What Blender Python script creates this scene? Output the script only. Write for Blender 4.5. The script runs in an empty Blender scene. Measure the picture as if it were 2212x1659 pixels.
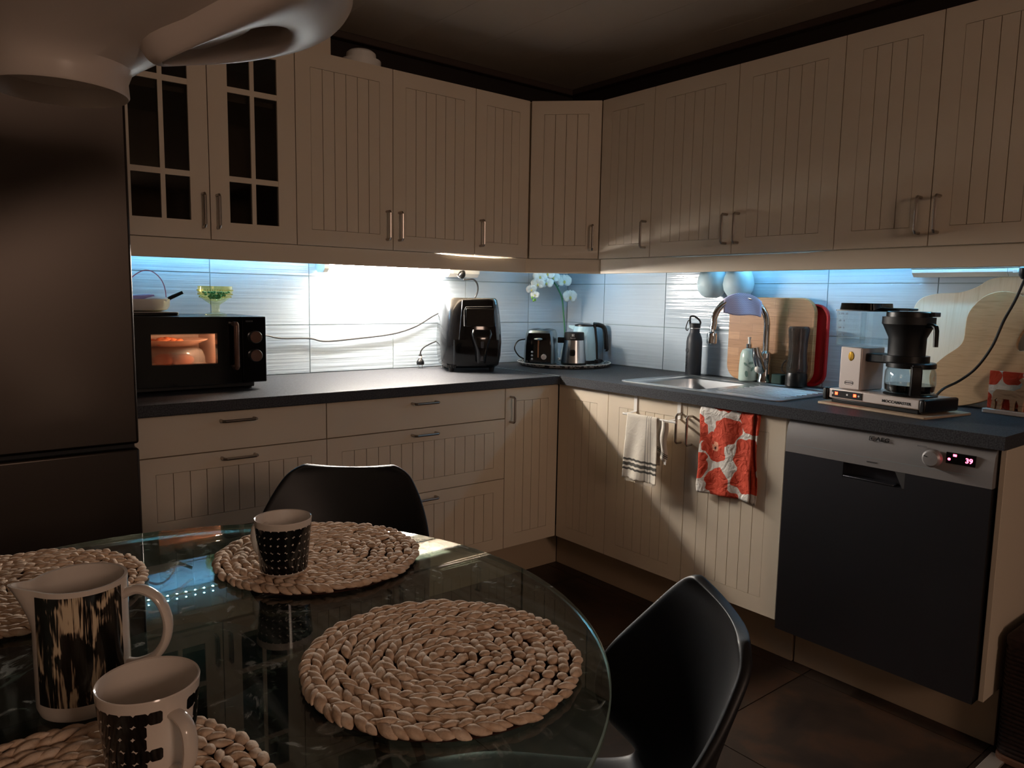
import bpy, bmesh, math, random
from mathutils import Matrix, Vector
random.seed(7)
PI = math.pi
sc = bpy.context.scene
COL = sc.collection

# ------------------------------------------------------------------ camera
f = Vector((0.6244, 0.7724, -0.1165)); rt = Vector((0.7788, -0.6270, 0.0169)); up = Vector((0.0600, 0.1012, 0.9931))
CAM = Vector((-2.7842, -2.9778, 1.2355))
FPX = 1608.92
cd = bpy.data.cameras.new('camera'); cam = bpy.data.objects.new('camera', cd); COL.objects.link(cam)
cam.matrix_world = Matrix(((rt.x, up.x, -f.x, CAM.x), (rt.y, up.y, -f.y, CAM.y), (rt.z, up.z, -f.z, CAM.z), (0, 0, 0, 1)))
cd.sensor_fit = 'HORIZONTAL'; cd.sensor_width = 36.0; cd.lens = 36.0 * FPX / 2212.0
cd.clip_start = 0.02
sc.camera = cam

# ------------------------------------------------------------------ world, lights, exposure
w = bpy.data.worlds.new('night'); sc.world = w; w.use_nodes = True
w.node_tree.nodes['Background'].inputs[0].default_value = (0.02, 0.03, 0.05, 1)
w.node_tree.nodes['Background'].inputs[1].default_value = 0.2
sc.view_settings.view_transform = 'Standard'; sc.view_settings.look = 'None'
sc.view_settings.gamma = 1.0; sc.view_settings.use_curve_mapping = False
sc.view_settings.exposure = 1.85
TUBE = 46.0          # radiance of the fluorescent diffuser
LED = 125.0          # radiance of each LED chip
def area_light(name, loc, target, sx, sy, power, color):
    l = bpy.data.lights.new(name, 'AREA'); l.shape = 'RECTANGLE'; l.size = sx; l.size_y = sy; l.energy = power; l.color = color
    o = bpy.data.objects.new(name, l); COL.objects.link(o); o.location = loc
    o.rotation_euler = (Vector(target) - Vector(loc)).to_track_quat('-Z', 'Y').to_euler()
    return o
# unseen warm area light added as ambient fill from behind the camera
area_light('warm_fill_light', (-2.3, -6.2, 2.0), (-1.2, -0.8, 1.2), 0.7, 0.7, 6.8, (1.0, 0.70, 0.54))
try:
    sc.cycles.use_denoising = True
    sc.cycles.max_bounces = 10; sc.cycles.diffuse_bounces = 5; sc.cycles.glossy_bounces = 5
    sc.cycles.transmission_bounces = 6; sc.cycles.transparent_max_bounces = 16
    sc.cycles.sample_clamp_indirect = 6.0
    sc.cycles.caustics_reflective = True; sc.cycles.blur_glossy = 0.5
except Exception:
    pass

# ------------------------------------------------------------------ materials
def lin(c):
    if isinstance(c, str):
        c = [int(c[i:i+2], 16) / 255 for i in (0, 2, 4)]
    return tuple(x / 12.92 if x <= 0.04045 else ((x + 0.055) / 1.055) ** 2.4 for x in c[:3]) + (1.0,)
def newmat(name):
    m = bpy.data.materials.new(name); m.use_nodes = True
    nt = m.node_tree; b = nt.nodes['Principled BSDF']
    return m, nt, b
def N(nt, t, **kw):
    n = nt.nodes.new(t)
    for k, v in kw.items(): setattr(n, k, v)
    return n
def setin(n, **kw):
    for k, v in kw.items(): n.inputs[k.replace('_', ' ')].default_value = v
def math_(nt, op, a, b=None, clamp=False):
    n = N(nt, 'ShaderNodeMath', operation=op); n.use_clamp = clamp
    for i, v in enumerate((a, b)):
        if v is None: continue
        if isinstance(v, (int, float)): n.inputs[i].default_value = v
        else: nt.links.new(v, n.inputs[i])
    return n.outputs[0]
def coords(nt, scale=(1, 1, 1), kind='Object', rot=(0, 0, 0), loc=(0, 0, 0)):
    tc = N(nt, 'ShaderNodeTexCoord'); mp = N(nt, 'ShaderNodeMapping')
    mp.inputs['Scale'].default_value = scale; mp.inputs['Rotation'].default_value = rot; mp.inputs['Location'].default_value = loc
    nt.links.new(tc.outputs[kind], mp.inputs['Vector'])
    return mp.outputs['Vector']
def ramp(nt, fac, stops, interp='LINEAR'):
    r = N(nt, 'ShaderNodeValToRGB'); r.color_ramp.interpolation = interp
    e = r.color_ramp.elements
    while len(e) < len(stops): e.new(0.5)
    for el, (p, c) in zip(e, stops): el.position = p; el.color = lin(c)
    nt.links.new(fac, r.inputs['Fac'])
    return r.outputs['Color']
def mat(name, col, rough=0.5, metal=0.0, spec=0.5, noise=None, bump=None, emit=None, estr=0.0, coat=0.0, trans=0.0, ior=1.45, aniso=0.0, sss=0.0, rnoise=None):
    m, nt, b = newmat(name)
    b.inputs['Base Color'].default_value = lin(col); b.inputs['Roughness'].default_value = rough
    b.inputs['Metallic'].default_value = metal; b.inputs['Specular IOR Level'].default_value = spec
    b.inputs['Coat Weight'].default_value = coat; b.inputs['Transmission Weight'].default_value = trans; b.inputs['IOR'].default_value = ior
    if aniso: b.inputs['Anisotropic'].default_value = aniso
    if emit: b.inputs['Emission Color'].default_value = lin(emit); b.inputs['Emission Strength'].default_value = estr
    if noise:    # (scale xyz, other colour, contrast)
        v = coords(nt, noise[0]); n = N(nt, 'ShaderNodeTexNoise'); setin(n, Scale=1.0, Detail=4.0)
        nt.links.new(v, n.inputs['Vector'])
        k = noise[2] if len(noise) > 2 else 0.2
        nt.links.new(ramp(nt, n.outputs['Fac'], [(0.5 - k, col), (0.5 + k, noise[1])]), b.inputs['Base Color'])
    if bump:     # (scale xyz, strength, distance)
        v = coords(nt, bump[0]); n = N(nt, 'ShaderNodeTexNoise'); setin(n, Scale=1.0, Detail=3.0)
        nt.links.new(v, n.inputs['Vector'])
        bp = N(nt, 'ShaderNodeBump'); setin(bp, Strength=bump[1], Distance=bump[2])
        nt.links.new(n.outputs['Fac'], bp.inputs['Height']); nt.links.new(bp.outputs['Normal'], b.inputs['Normal'])
    if rnoise:   # (scale xyz, rough lo, rough hi)
        v = coords(nt, rnoise[0]); n = N(nt, 'ShaderNodeTexNoise'); setin(n, Scale=1.0, Detail=4.0)
        nt.links.new(v, n.inputs['Vector'])
        mr = N(nt, 'ShaderNodeMapRange'); setin(mr, From_Min=0.35, From_Max=0.65, To_Min=rnoise[1], To_Max=rnoise[2])
        nt.links.new(n.outputs['Fac'], mr.inputs['Value']); nt.links.new(mr.outputs['Result'], b.inputs['Roughness'])
    return m
def thin_glass(name, tint='FFFFFF', rough=0.0, dust=None, ior=1.5, haze=0.0):
    """Clear glass of real walls: fresnel reflection over straight transmission, on either face."""
    m, nt, b = newmat(name); nt.nodes.remove(b); out = nt.nodes['Material Output']
    g = N(nt, 'ShaderNodeNewGeometry'); bf = g.outputs['Backfacing']
    k = math_(nt, 'SUBTRACT', ior, math_(nt, 'MULTIPLY', bf, ior - 1 / ior))
    fr = N(nt, 'ShaderNodeFresnel'); nt.links.new(k, fr.inputs['IOR'])
    tr = N(nt, 'ShaderNodeBsdfTransparent'); tr.inputs['Color'].default_value = lin(tint)
    gl = N(nt, 'ShaderNodeBsdfGlossy'); gl.inputs['Roughness'].default_value = rough
    mx = N(nt, 'ShaderNodeMixShader'); nt.links.new(fr.outputs[0], mx.inputs[0]); nt.links.new(tr.outputs[0], mx.inputs[1]); nt.links.new(gl.outputs[0], mx.inputs[2])
    res = mx.outputs[0]
    if dust or haze:
        df = N(nt, 'ShaderNodeBsdfDiffuse'); df.inputs['Color'].default_value = lin('C8CCC4')
        m2 = N(nt, 'ShaderNodeMixShader'); nt.links.new(res, m2.inputs[1]); nt.links.new(df.outputs[0], m2.inputs[2])
        if dust:
            v = coords(nt, (1, 1, 1)); n1 = N(nt, 'ShaderNodeTexNoise'); setin(n1, Scale=16.0, Detail=5.0, Roughness=0.6, Distortion=1.5); nt.links.new(v, n1.inputs['Vector'])
            v2 = coords(nt, (60, 6, 1), rot=(0, 0, 0.5)); n2 = N(nt, 'ShaderNodeTexNoise'); setin(n2, Scale=1.0, Detail=3.0, Distortion=0.6); nt.links.new(v2, n2.inputs['Vector'])
            a = N(nt, 'ShaderNodeMapRange'); setin(a, From_Min=0.60, From_Max=0.66, To_Min=0.0, To_Max=dust[1]); nt.links.new(n1.outputs['Fac'], a.inputs['Value'])
            c = N(nt, 'ShaderNodeMapRange'); setin(c, From_Min=0.45, From_Max=0.75, To_Min=0.0, To_Max=dust[0]); nt.links.new(n2.outputs['Fac'], c.inputs['Value'])
            s = math_(nt, 'ADD', a.outputs[0], c.outputs[0]); s = math_(nt, 'ADD', s, haze, clamp=True)
            nt.links.new(s, m2.inputs[0])
        else: m2.inputs[0].default_value = haze
        res = m2.outputs[0]
    nt.links.new(res, out.inputs['Surface'])
    return m

M = {}
M['cream'] = mat('cream_paint', 'DBCDB8', 0.38, spec=0.4)
M['carcass'] = mat('carcass', 'CFC3AE', 0.6)
M['plinth'] = mat('plinth_paint', 'B39F86', 0.5)
M['steel_handle'] = mat('handle_nickel', 'ADA59D', 0.30, 1.0)
M['chrome'] = mat('chrome', 'E6E8EA', 0.06, 1.0)
M['darkwall'] = mat('dark_brown_wall', '261D18', 0.8, noise=((8, 8, 8), '2C221C', 0.3))  # near-black brown over the whole back and right walls
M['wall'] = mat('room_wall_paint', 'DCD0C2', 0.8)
M['grout'] = mat('grout', '8FA0A6', 0.8)
M['ceiling'] = mat('ceiling_panel', 'E4DACC', 0.75)
M['ceilgap'] = mat('ceiling_joint', '4A4038', 0.9)
M['trimdark'] = mat('dark_trim', '4A3C34', 0.6)
M['counter'] = mat('charcoal_laminate', '35363A', 0.55, spec=0.08, noise=((260, 260, 260), '505154', 0.15), bump=((400, 400, 400), 0.08, 0.001))
M['counter_edge'] = M['counter']
M['alu'] = mat('aluminium', 'C9CCCE', 0.3, 1.0)
M['sink'] = mat('brushed_sink_steel', 'B4B6B8', 0.33, 1.0)
M['fridge'] = mat('brushed_dark_steel', '4C4540', 0.36, 1.0)
M['dwsteel'] = mat('dishwasher_steel', '66666C', 0.38, 1.0)
M['dwpanel'] = mat('dishwasher_silver_plastic', '9A9796', 0.42, 0.35)
M['black'] = mat('black_plastic', '0E0E0F', 0.35)
M['blackgloss'] = mat('black_gloss', '09090A', 0.08, spec=0.6)
M['blackmatte'] = mat('black_matte', '141416', 0.55)
M['darkrubber'] = mat('black_rubber', '121214', 0.6)
M['graphite'] = mat('graphite_plastic', '4A4A4C', 0.3, 0.2)
M['white'] = mat('white_plastic', 'E9E6E0', 0.35)
M['ceramic'] = mat('white_ceramic', 'D8CDC2', 0.12, spec=0.6)
M['offwhite'] = mat('white_enamel', 'DCD6CC', 0.25)
M['lampshade'] = mat('white_lacquer_lamp', 'C6BAB0', 0.32, spec=0.5)
M['chair'] = mat('black_chair_shell', '1A1A1C', 0.48, bump=((300, 300, 300), 0.12, 0.001))
M['chairleg'] = mat('black_chair_leg', '1A1613', 0.5)
M['tableglass'] = thin_glass('table_glass', 'CFDDD6', 0.0, dust=(0.07, 0.30), haze=0.006, ior=1.7)
M['glassedge'] = mat('glass_edge', 'A9C4B4', 0.15, trans=0.6, ior=1.5)
M['glass'] = thin_glass('clear_glass', 'F6FAFA')
M['tankglass'] = thin_glass('water_tank_plastic', 'F6FAFB', 0.02, haze=0.02)
M['smoke'] = thin_glass('smoky_plastic', 'B9AFAC', 0.03, haze=0.04)
M['yellowglass'] = thin_glass('yellow_pressed_glass', 'FCF8DC', 0.03, haze=0.02)
M['cabglass'] = thin_glass('cabinet_glass', 'B8B4AE', 0.02)
M['coffee'] = mat('coffee', '0A0503', 0.05)
M['flask'] = mat('charcoal_flask_paint', '2C3036', 0.5)
M['flaskprint'] = mat('black_print', '050506', 0.4)
M['soap'] = mat('pale_green_soap_bottle', 'AFC6BC', 0.25, noise=((4, 4, 14), 'C3D2CB', 0.3))
M['soapprint'] = mat('grey_green_print', '6E8C82', 0.5)
M['led_tape'] = mat('led_tape', 'C9B77A', 0.5)
M['red_tray'] = mat('red_plastic', 'B01418', 0.35)
M['coffee_metal'] = mat('pale_rose_metal', 'C9BDB6', 0.38, 0.25)
M['copper'] = mat('copper_trim', 'B98A6A', 0.3, 0.9)
M['bronze'] = mat('dull_bronze', '6A5044', 0.35, 0.5)
M['brass'] = mat('brass_label', 'A9812F', 0.35, 0.9)
M['cork'] = mat('pale_wood_mat', 'B9A48C', 0.7, noise=((40, 8, 8), 'A38C72', 0.25))
M['leaf'] = mat('green_stem', '3E7B55', 0.5)
M['bud'] = mat('green_bud', '7DB04A', 0.5)
M['petal'] = mat('white_petal', 'EDEBE3', 0.6)
M['petalcore'] = mat('yellow_petal_core', 'D9CE7A', 0.6)
M['kettle'] = mat('pale_blue_enamel', 'C2E6F2', 0.22)
M['toaster_side'] = mat('toaster_blue_grey_steel', '7C8A92', 0.3, 0.8)
M['steel'] = mat('brushed_steel', 'B9BCC0', 0.26, 1.0)
M['tray'] = mat('patterned_tray', 'C9C6C0', 0.5, noise=((70, 70, 70), '3A3938', 0.02))
M['hangpot'] = mat('pale_blue_grey_ceramic', 'BBD3DC', 0.5)
M['cloth_purple'] = None
M['pink'] = mat('pink_strap', 'B76E8A', 0.6)
M['paper'] = mat('pale_paper', 'D8D8E2', 0.7)
M['candy'] = mat('teal_sweets', '1F9C8A', 0.3, noise=((200, 200, 200), '74C9B8', 0.1))
M['slab'] = mat('black_scale_glass', '141215', 0.15)
M['scale_edge'] = mat('grey_scale_edge', 'A59E98', 0.4)
M['food'] = mat('orange_food', 'C86A3C', 0.6, noise=((60, 60, 60), 'D98A55', 0.2))
M['plate'] = mat('warm_white_plate', 'E8CDB8', 0.25)
M['cavity'] = mat('microwave_cavity', 'D2BCAA', 0.5)
M['dome'] = thin_glass('food_cover_plastic', 'E8DCD6', 0.08, haze=0.25)
M['redled'] = mat('red_light', '400404', 0.4, emit='FF2A14', estr=6.0)
M['redtext'] = mat('red_display_digits', '400408', 0.4, emit='FF3A58', estr=5.0)
M['whiteprint'] = mat('white_print', 'D8D8D8', 0.5)
M['greyprint'] = mat('grey_print', '6A6C70', 0.5)
M['basket'] = mat('dark_brown_wicker', '3A2620', 0.7, noise=((90, 90, 90), '241611', 0.2))
M['basketbase'] = mat('brown_wicker_base', '6A4632', 0.7)
M['threshold'] = mat('pale_metal_strip', 'BDB4AA', 0.4, 0.6)
M['tube'] = mat('tube_diffuser_front', 'FFFFFF', 0.5, emit='FFF4E8', estr=TUBE * 2.2)
M['tube_low'] = mat('tube_diffuser_underside', 'FFFFFF', 0.5, emit='FFF4E8', estr=TUBE * 0.22)
M['ledchip'] = mat('led_chip', 'FFFFFF', 0.5, emit='82CFFF', estr=LED)
M['fixture'] = mat('white_fixture', 'E3E6E6', 0.35)
def tile_mat():
    m, nt, b = newmat('glossy_white_wall_tile')
    b.inputs['Base Color'].default_value = lin('BFCEDA'); b.inputs['Roughness'].default_value = 0.13; b.inputs['Specular IOR Level'].default_value = 0.5
    oi = N(nt, 'ShaderNodeObjectInfo')
    tc = N(nt, 'ShaderNodeTexCoord'); mp = N(nt, 'ShaderNodeMapping'); mp.inputs['Scale'].default_value = (1.6, 1.6, 80)
    ad = N(nt, 'ShaderNodeVectorMath', operation='ADD'); nt.links.new(tc.outputs['Object'], ad.inputs[0])
    cx = N(nt, 'ShaderNodeCombineXYZ'); nt.links.new(math_(nt, 'MULTIPLY', oi.outputs['Random'], 7.0), cx.inputs[0]); nt.links.new(math_(nt, 'MULTIPLY', oi.outputs['Random'], 3.0), cx.inputs[2])
    nt.links.new(cx.outputs[0], ad.inputs[1]); nt.links.new(ad.outputs[0], mp.inputs['Vector'])
    n = N(nt, 'ShaderNodeTexNoise'); setin(n, Scale=1.0, Detail=2.0); nt.links.new(mp.outputs[0], n.inputs['Vector'])
    bp = N(nt, 'ShaderNodeBump'); setin(bp, Strength=0.6, Distance=0.0036); nt.links.new(n.outputs['Fac'], bp.inputs['Height']); nt.links.new(bp.outputs['Normal'], b.inputs['Normal'])
    return m
M['tile'] = tile_mat()
def floor_mat():
    m, nt, b = newmat('dark_slate_floor_tile')
    oi = N(nt, 'ShaderNodeObjectInfo'); tc = N(nt, 'ShaderNodeTexCoord')
    ad = N(nt, 'ShaderNodeVectorMath', operation='ADD'); nt.links.new(tc.outputs['Object'], ad.inputs[0])
    cx = N(nt, 'ShaderNodeCombineXYZ'); nt.links.new(math_(nt, 'MULTIPLY', oi.outputs['Random'], 9.0), cx.inputs[0]); nt.links.new(cx.outputs[0], ad.inputs[1])
    n = N(nt, 'ShaderNodeTexNoise'); setin(n, Scale=5.0, Detail=6.0, Roughness=0.6, Distortion=0.6); nt.links.new(ad.outputs[0], n.inputs['Vector'])
    nt.links.new(ramp(nt, n.outputs['Fac'], [(0.3, '241C18'), (0.5, '33271F'), (0.62, '452F21'), (0.75, '2C2824')]), b.inputs['Base Color'])
    b.inputs['Roughness'].default_value = 0.45
    bp = N(nt, 'ShaderNodeBump'); setin(bp, Strength=0.3, Distance=0.003); nt.links.new(n.outputs['Fac'], bp.inputs['Height']); nt.links.new(bp.outputs['Normal'], b.inputs['Normal'])
    return m
M['floortile'] = floor_mat()
M['floorgrout'] = mat('floor_grout', '6A5D52', 0.8)
def wood(name, c1, c2, c3, scale, rot=(0, 0, 0), rough=0.5):
    m, nt, b = newmat(name)
    v = coords(nt, scale, rot=rot); n = N(nt, 'ShaderNodeTexNoise'); setin(n, Scale=1.0, Detail=5.0, Distortion=0.8); nt.links.new(v, n.inputs['Vector'])
    nt.links.new(ramp(nt, n.outputs['Fac'], [(0.3, c1), (0.5, c2), (0.7, c3)]), b.inputs['Base Color'])
    b.inputs['Roughness'].default_value = rough
    return m
M['palewood'] = wood('pale_birch', 'DDD4C2', 'E2DAC9', 'D6CBB6', (90, 5, 2), rot=(0, 0, -0.25))
M['oak'] = wood('oak_board', 'A58560', 'B0906B', '9A7A56', (9, 150, 2), rot=(0, 0, 0.75))
def butcher():
    m, nt, b = newmat('butcher_block')
    v = coords(nt, (1, 1, 1), rot=(0, PI / 2, PI / 2))
    br = N(nt, 'ShaderNodeTexBrick'); br.offset = 0.37; br.squash = 1.0
    setin(br, Scale=1.0, Mortar_Size=0.0006, Bias=0.0, Brick_Width=0.16, Row_Height=0.034)
    br.inputs['Color1'].default_value = lin('C99A6C'); br.inputs['Color2'].default_value = lin('A67446'); br.inputs['Mortar'].default_value = lin('8A5C38')
    tc = N(nt, 'ShaderNodeTexCoord'); sx = N(nt, 'ShaderNodeSeparateXYZ'); nt.links.new(tc.outputs['Object'], sx.inputs[0])
    cb = N(nt, 'ShaderNodeCombineXYZ'); nt.links.new(sx.outputs[0], cb.inputs[0]); nt.links.new(sx.outputs[1], cb.inputs[1])
    nt.links.new(cb.outputs[0], br.inputs['Vector'])
    v2 = coords(nt, (12, 160, 4)); n = N(nt, 'ShaderNodeTexNoise'); setin(n, Scale=1.0, Detail=4.0, Distortion=1.0); nt.links.new(v2, n.inputs['Vector'])
    mx = N(nt, 'ShaderNodeMix', data_type='RGBA', blend_type='MULTIPLY'); mx.inputs['Factor'].default_value = 0.5
    nt.links.new(br.outputs['Color'], mx.inputs['A']); nt.links.new(ramp(nt, n.outputs['Fac'], [(0.3, 'B09070'), (0.7, 'FFFFFF')]), mx.inputs['B'])
    nt.links.new(mx.outputs['Result'], b.inputs['Base Color']); b.inputs['Roughness'].default_value = 0.45
    return m
M['butcher'] = butcher()
def straw():
    m, nt, b = newmat('water_hyacinth_straw')
    v = coords(nt, (1, 1, 1)); n = N(nt, 'ShaderNodeTexNoise'); setin(n, Scale=70.0, Detail=3.0); nt.links.new(v, n.inputs['Vector'])
    nt.links.new(ramp(nt, n.outputs['Fac'], [(0.3, 'C0A186'), (0.5, 'DABFA6'), (0.7, 'E8D2BC')]), b.inputs['Base Color'])
    b.inputs['Roughness'].default_value = 0.85; b.inputs['Specular IOR Level'].default_value = 0.12
    w2 = N(nt, 'ShaderNodeTexNoise'); setin(w2, Scale=420.0, Detail=2.0); nt.links.new(v, w2.inputs['Vector'])
    bp = N(nt, 'ShaderNodeBump'); setin(bp, Strength=0.5, Distance=0.001); nt.links.new(w2.outputs['Fac'], bp.inputs['Height']); nt.links.new(bp.outputs['Normal'], b.inputs['Normal'])
    return m
M['straw'] = straw()
M['strawdark'] = mat('straw_underside', '3E2014', 0.8)
def blobs(name, axes=(1, 2), scale=9.0, thr=0.43):
    """white cloth with large loose orange-red blossoms, pink hearts and brown bars"""
    m, nt, b = newmat(name)
    tc = N(nt, 'ShaderNodeTexCoord'); sx = N(nt, 'ShaderNodeSeparateXYZ'); nt.links.new(tc.outputs['Object'], sx.inputs[0])
    cb = N(nt, 'ShaderNodeCombineXYZ'); nt.links.new(sx.outputs[axes[0]], cb.inputs[0]); nt.links.new(sx.outputs[axes[1]], cb.inputs[1])
    ns = N(nt, 'ShaderNodeTexNoise'); setin(ns, Scale=22.0, Detail=1.0); nt.links.new(cb.outputs[0], ns.inputs['Vector'])
    ad = N(nt, 'ShaderNodeVectorMath', operation='MULTIPLY_ADD'); nt.links.new(ns.outputs['Color'], ad.inputs[0]); ad.inputs[1].default_value = (0.045, 0.045, 0); nt.links.new(cb.outputs[0], ad.inputs[2])
    vo = N(nt, 'ShaderNodeTexVoronoi', voronoi_dimensions='2D', feature='F1'); setin(vo, Scale=scale, Randomness=0.75); nt.links.new(ad.outputs[0], vo.inputs['Vector'])
    d = vo.outputs['Distance']; rc = N(nt, 'ShaderNodeSeparateColor'); nt.links.new(vo.outputs['Color'], rc.inputs[0])
    r1 = ramp(nt, d, [(0.0, 'C9452A'), (thr, 'D8D3CB')], 'CONSTANT')
    hearts = N(nt, 'ShaderNodeValToRGB'); hearts.color_ramp.interpolation = 'CONSTANT'
    e = hearts.color_ramp.elements; e[0].position = 0; e[0].color = lin('4A1216'); e[1].position = 0.07; e[1].color = lin('E09A7C')
    nt.links.new(d, hearts.inputs['Fac'])
    mk = math_(nt, 'MULTIPLY', math_(nt, 'LESS_THAN', d, 0.17), math_(nt, 'GREATER_THAN', rc.outputs[0], 0.72))
    mx = N(nt, 'ShaderNodeMix', data_type='RGBA'); nt.links.new(mk, mx.inputs['Factor']); nt.links.new(r1, mx.inputs['A']); nt.links.new(hearts.outputs['Color'], mx.inputs['B'])
    nt.links.new(mx.outputs['Result'], b.inputs['Base Color']); b.inputs['Roughness'].default_value = 0.85
    n2 = N(nt, 'ShaderNodeTexNoise'); setin(n2, Scale=30.0, Detail=3.0, Distortion=1.0); nt.links.new(tc.outputs['Object'], n2.inputs['Vector'])
    bp = N(nt, 'ShaderNodeBump'); setin(bp, Strength=0.9, Distance=0.010); nt.links.new(n2.outputs['Fac'], bp.inputs['Height']); nt.links.new(bp.outputs['Normal'], b.inputs['Normal'])
    return m
M['floral'] = blobs('floral_cotton', scale=10.0, thr=0.52); M['napkin'] = blobs('floral_napkin', axes=(0, 2), scale=16.0, thr=0.50)
def linen():
    m, nt, b = newmat('striped_linen')
    tc = N(nt, 'ShaderNodeTexCoord'); sx = N(nt, 'ShaderNodeSeparateXYZ'); nt.links.new(tc.outputs['UV'], sx.inputs[0])
    v = sx.outputs[1]; u = sx.outputs[0]
    s = None
    for lo, hi in ((0.085, 0.105), (0.125, 0.155), (0.175, 0.195)):
        k = math_(nt, 'MULTIPLY', math_(nt, 'GREATER_THAN', v, lo), math_(nt, 'LESS_THAN', v, hi)); s = k if s is None else math_(nt, 'ADD', s, k)
    g = None
    for lo, hi in ((0.66, 0.69), (0.73, 0.75), (0.79, 0.82)):
        k = math_(nt, 'MULTIPLY', math_(nt, 'GREATER_THAN', u, lo), math_(nt, 'LESS_THAN', u, hi)); g = k if g is None else math_(nt, 'ADD', g, k)
    mx = N(nt, 'ShaderNodeMix', data_type='RGBA'); nt.links.new(math_(nt, 'MULTIPLY', g, 0.6), mx.inputs['Factor']); mx.inputs['A'].default_value = lin('DAD2C4'); mx.inputs['B'].default_value = lin('6E6A62')
    m2 = N(nt, 'ShaderNodeMix', data_type='RGBA'); nt.links.new(math_(nt, 'MULTIPLY', s, 0.92), m2.inputs['Factor']); nt.links.new(mx.outputs['Result'], m2.inputs['A']); m2.inputs['B'].default_value = lin('24241F')
    nt.links.new(m2.outputs['Result'], b.inputs['Base Color']); b.inputs['Roughness'].default_value = 0.9
    n2 = N(nt, 'ShaderNodeTexNoise'); setin(n2, Scale=34.0, Detail=4.0, Distortion=0.8); nt.links.new(tc.outputs['Object'], n2.inputs['Vector'])
    bp = N(nt, 'ShaderNodeBump'); setin(bp, Strength=0.5, Distance=0.004); nt.links.new(n2.outputs['Fac'], bp.inputs['Height']); nt.links.new(bp.outputs['Normal'], b.inputs['Normal'])
    return m
M['linen'] = linen()
def wavecloth():
    m, nt, b = newmat('purple_wave_cloth')
    tc = N(nt, 'ShaderNodeTexCoord'); sx = N(nt, 'ShaderNodeSeparateXYZ'); nt.links.new(tc.outputs['UV'], sx.inputs[0])
    zig = math_(nt, 'PINGPONG', math_(nt, 'MULTIPLY', sx.outputs[0], 16.0), 0.5)
    k = math_(nt, 'FRACT', math_(nt, 'ADD', math_(nt, 'MULTIPLY', sx.outputs[1], 22.0), zig))
    nt.links.new(ramp(nt, k, [(0.0, 'E2DAF0'), (0.35, 'E2DAF0'), (0.5, 'BFB2DC'), (0.75, 'D3C9E8')]), b.inputs['Base Color'])
    b.inputs['Roughness'].default_value = 0.9
    return m
M['cloth_purple'] = wavecloth()
def dotmug(name, h0, h1, rows, n, gap_ang, gap):
    m, nt, b = newmat(name)
    tc = N(nt, 'ShaderNodeTexCoord'); sx = N(nt, 'ShaderNodeSeparateXYZ'); nt.links.new(tc.outputs['Object'], sx.inputs[0])
    x, y, z = sx.outputs
    ang = math_(nt, 'ARCTAN2', y, x)
    t = math_(nt, 'DIVIDE', math_(nt, 'SUBTRACT', z, h0), (h1 - h0) / rows)
    row = math_(nt, 'FLOOR', t)
    u = math_(nt, 'MULTIPLY', ang, n / (2 * PI))
    sh = math_(nt, 'MULTIPLY', math_(nt, 'SINE', math_(nt, 'MULTIPLY', row, 2.3)), 0.12)
    uo = math_(nt, 'ADD', u, sh)
    du = math_(nt, 'SUBTRACT', math_(nt, 'FRACT', uo), 0.5)
    angc = math_(nt, 'MULTIPLY', math_(nt, 'SUBTRACT', math_(nt, 'ADD', math_(nt, 'FLOOR', uo), 0.5), sh), 2 * PI / n)
    dv = math_(nt, 'SUBTRACT', math_(nt, 'FRACT', t), 0.5)
    d2 = math_(nt, 'ADD', math_(nt, 'POWER', math_(nt, 'ABSOLUTE', du), 2.0), math_(nt, 'POWER', math_(nt, 'ABSOLUTE', dv), 2.0))
    dot = math_(nt, 'LESS_THAN', d2, 0.36)
    zin = math_(nt, 'MULTIPLY', math_(nt, 'GREATER_THAN', z, h0), math_(nt, 'LESS_THAN', z, h1))
    ca = math_(nt, 'COSINE', math_(nt, 'SUBTRACT', angc, gap_ang))
    jag = math_(nt, 'MULTIPLY', math_(nt, 'SINE', math_(nt, 'MULTIPLY', row, 2.1)), 0.06)
    out_ = math_(nt, 'LESS_THAN', math_(nt, 'ADD', ca, jag), math.cos(gap))
    fac = math_(nt, 'MULTIPLY', math_(nt, 'MULTIPLY', dot, zin), out_)
    mx = N(nt, 'ShaderNodeMix', data_type='RGBA'); nt.links.new(fac, mx.inputs['Factor']); mx.inputs['A'].default_value = lin('D8CDC2'); mx.inputs['B'].default_value = lin('0C0A0A')
    nt.links.new(mx.outputs['Result'], b.inputs['Base Color']); b.inputs['Roughness'].default_value = 0.13
    return m
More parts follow.
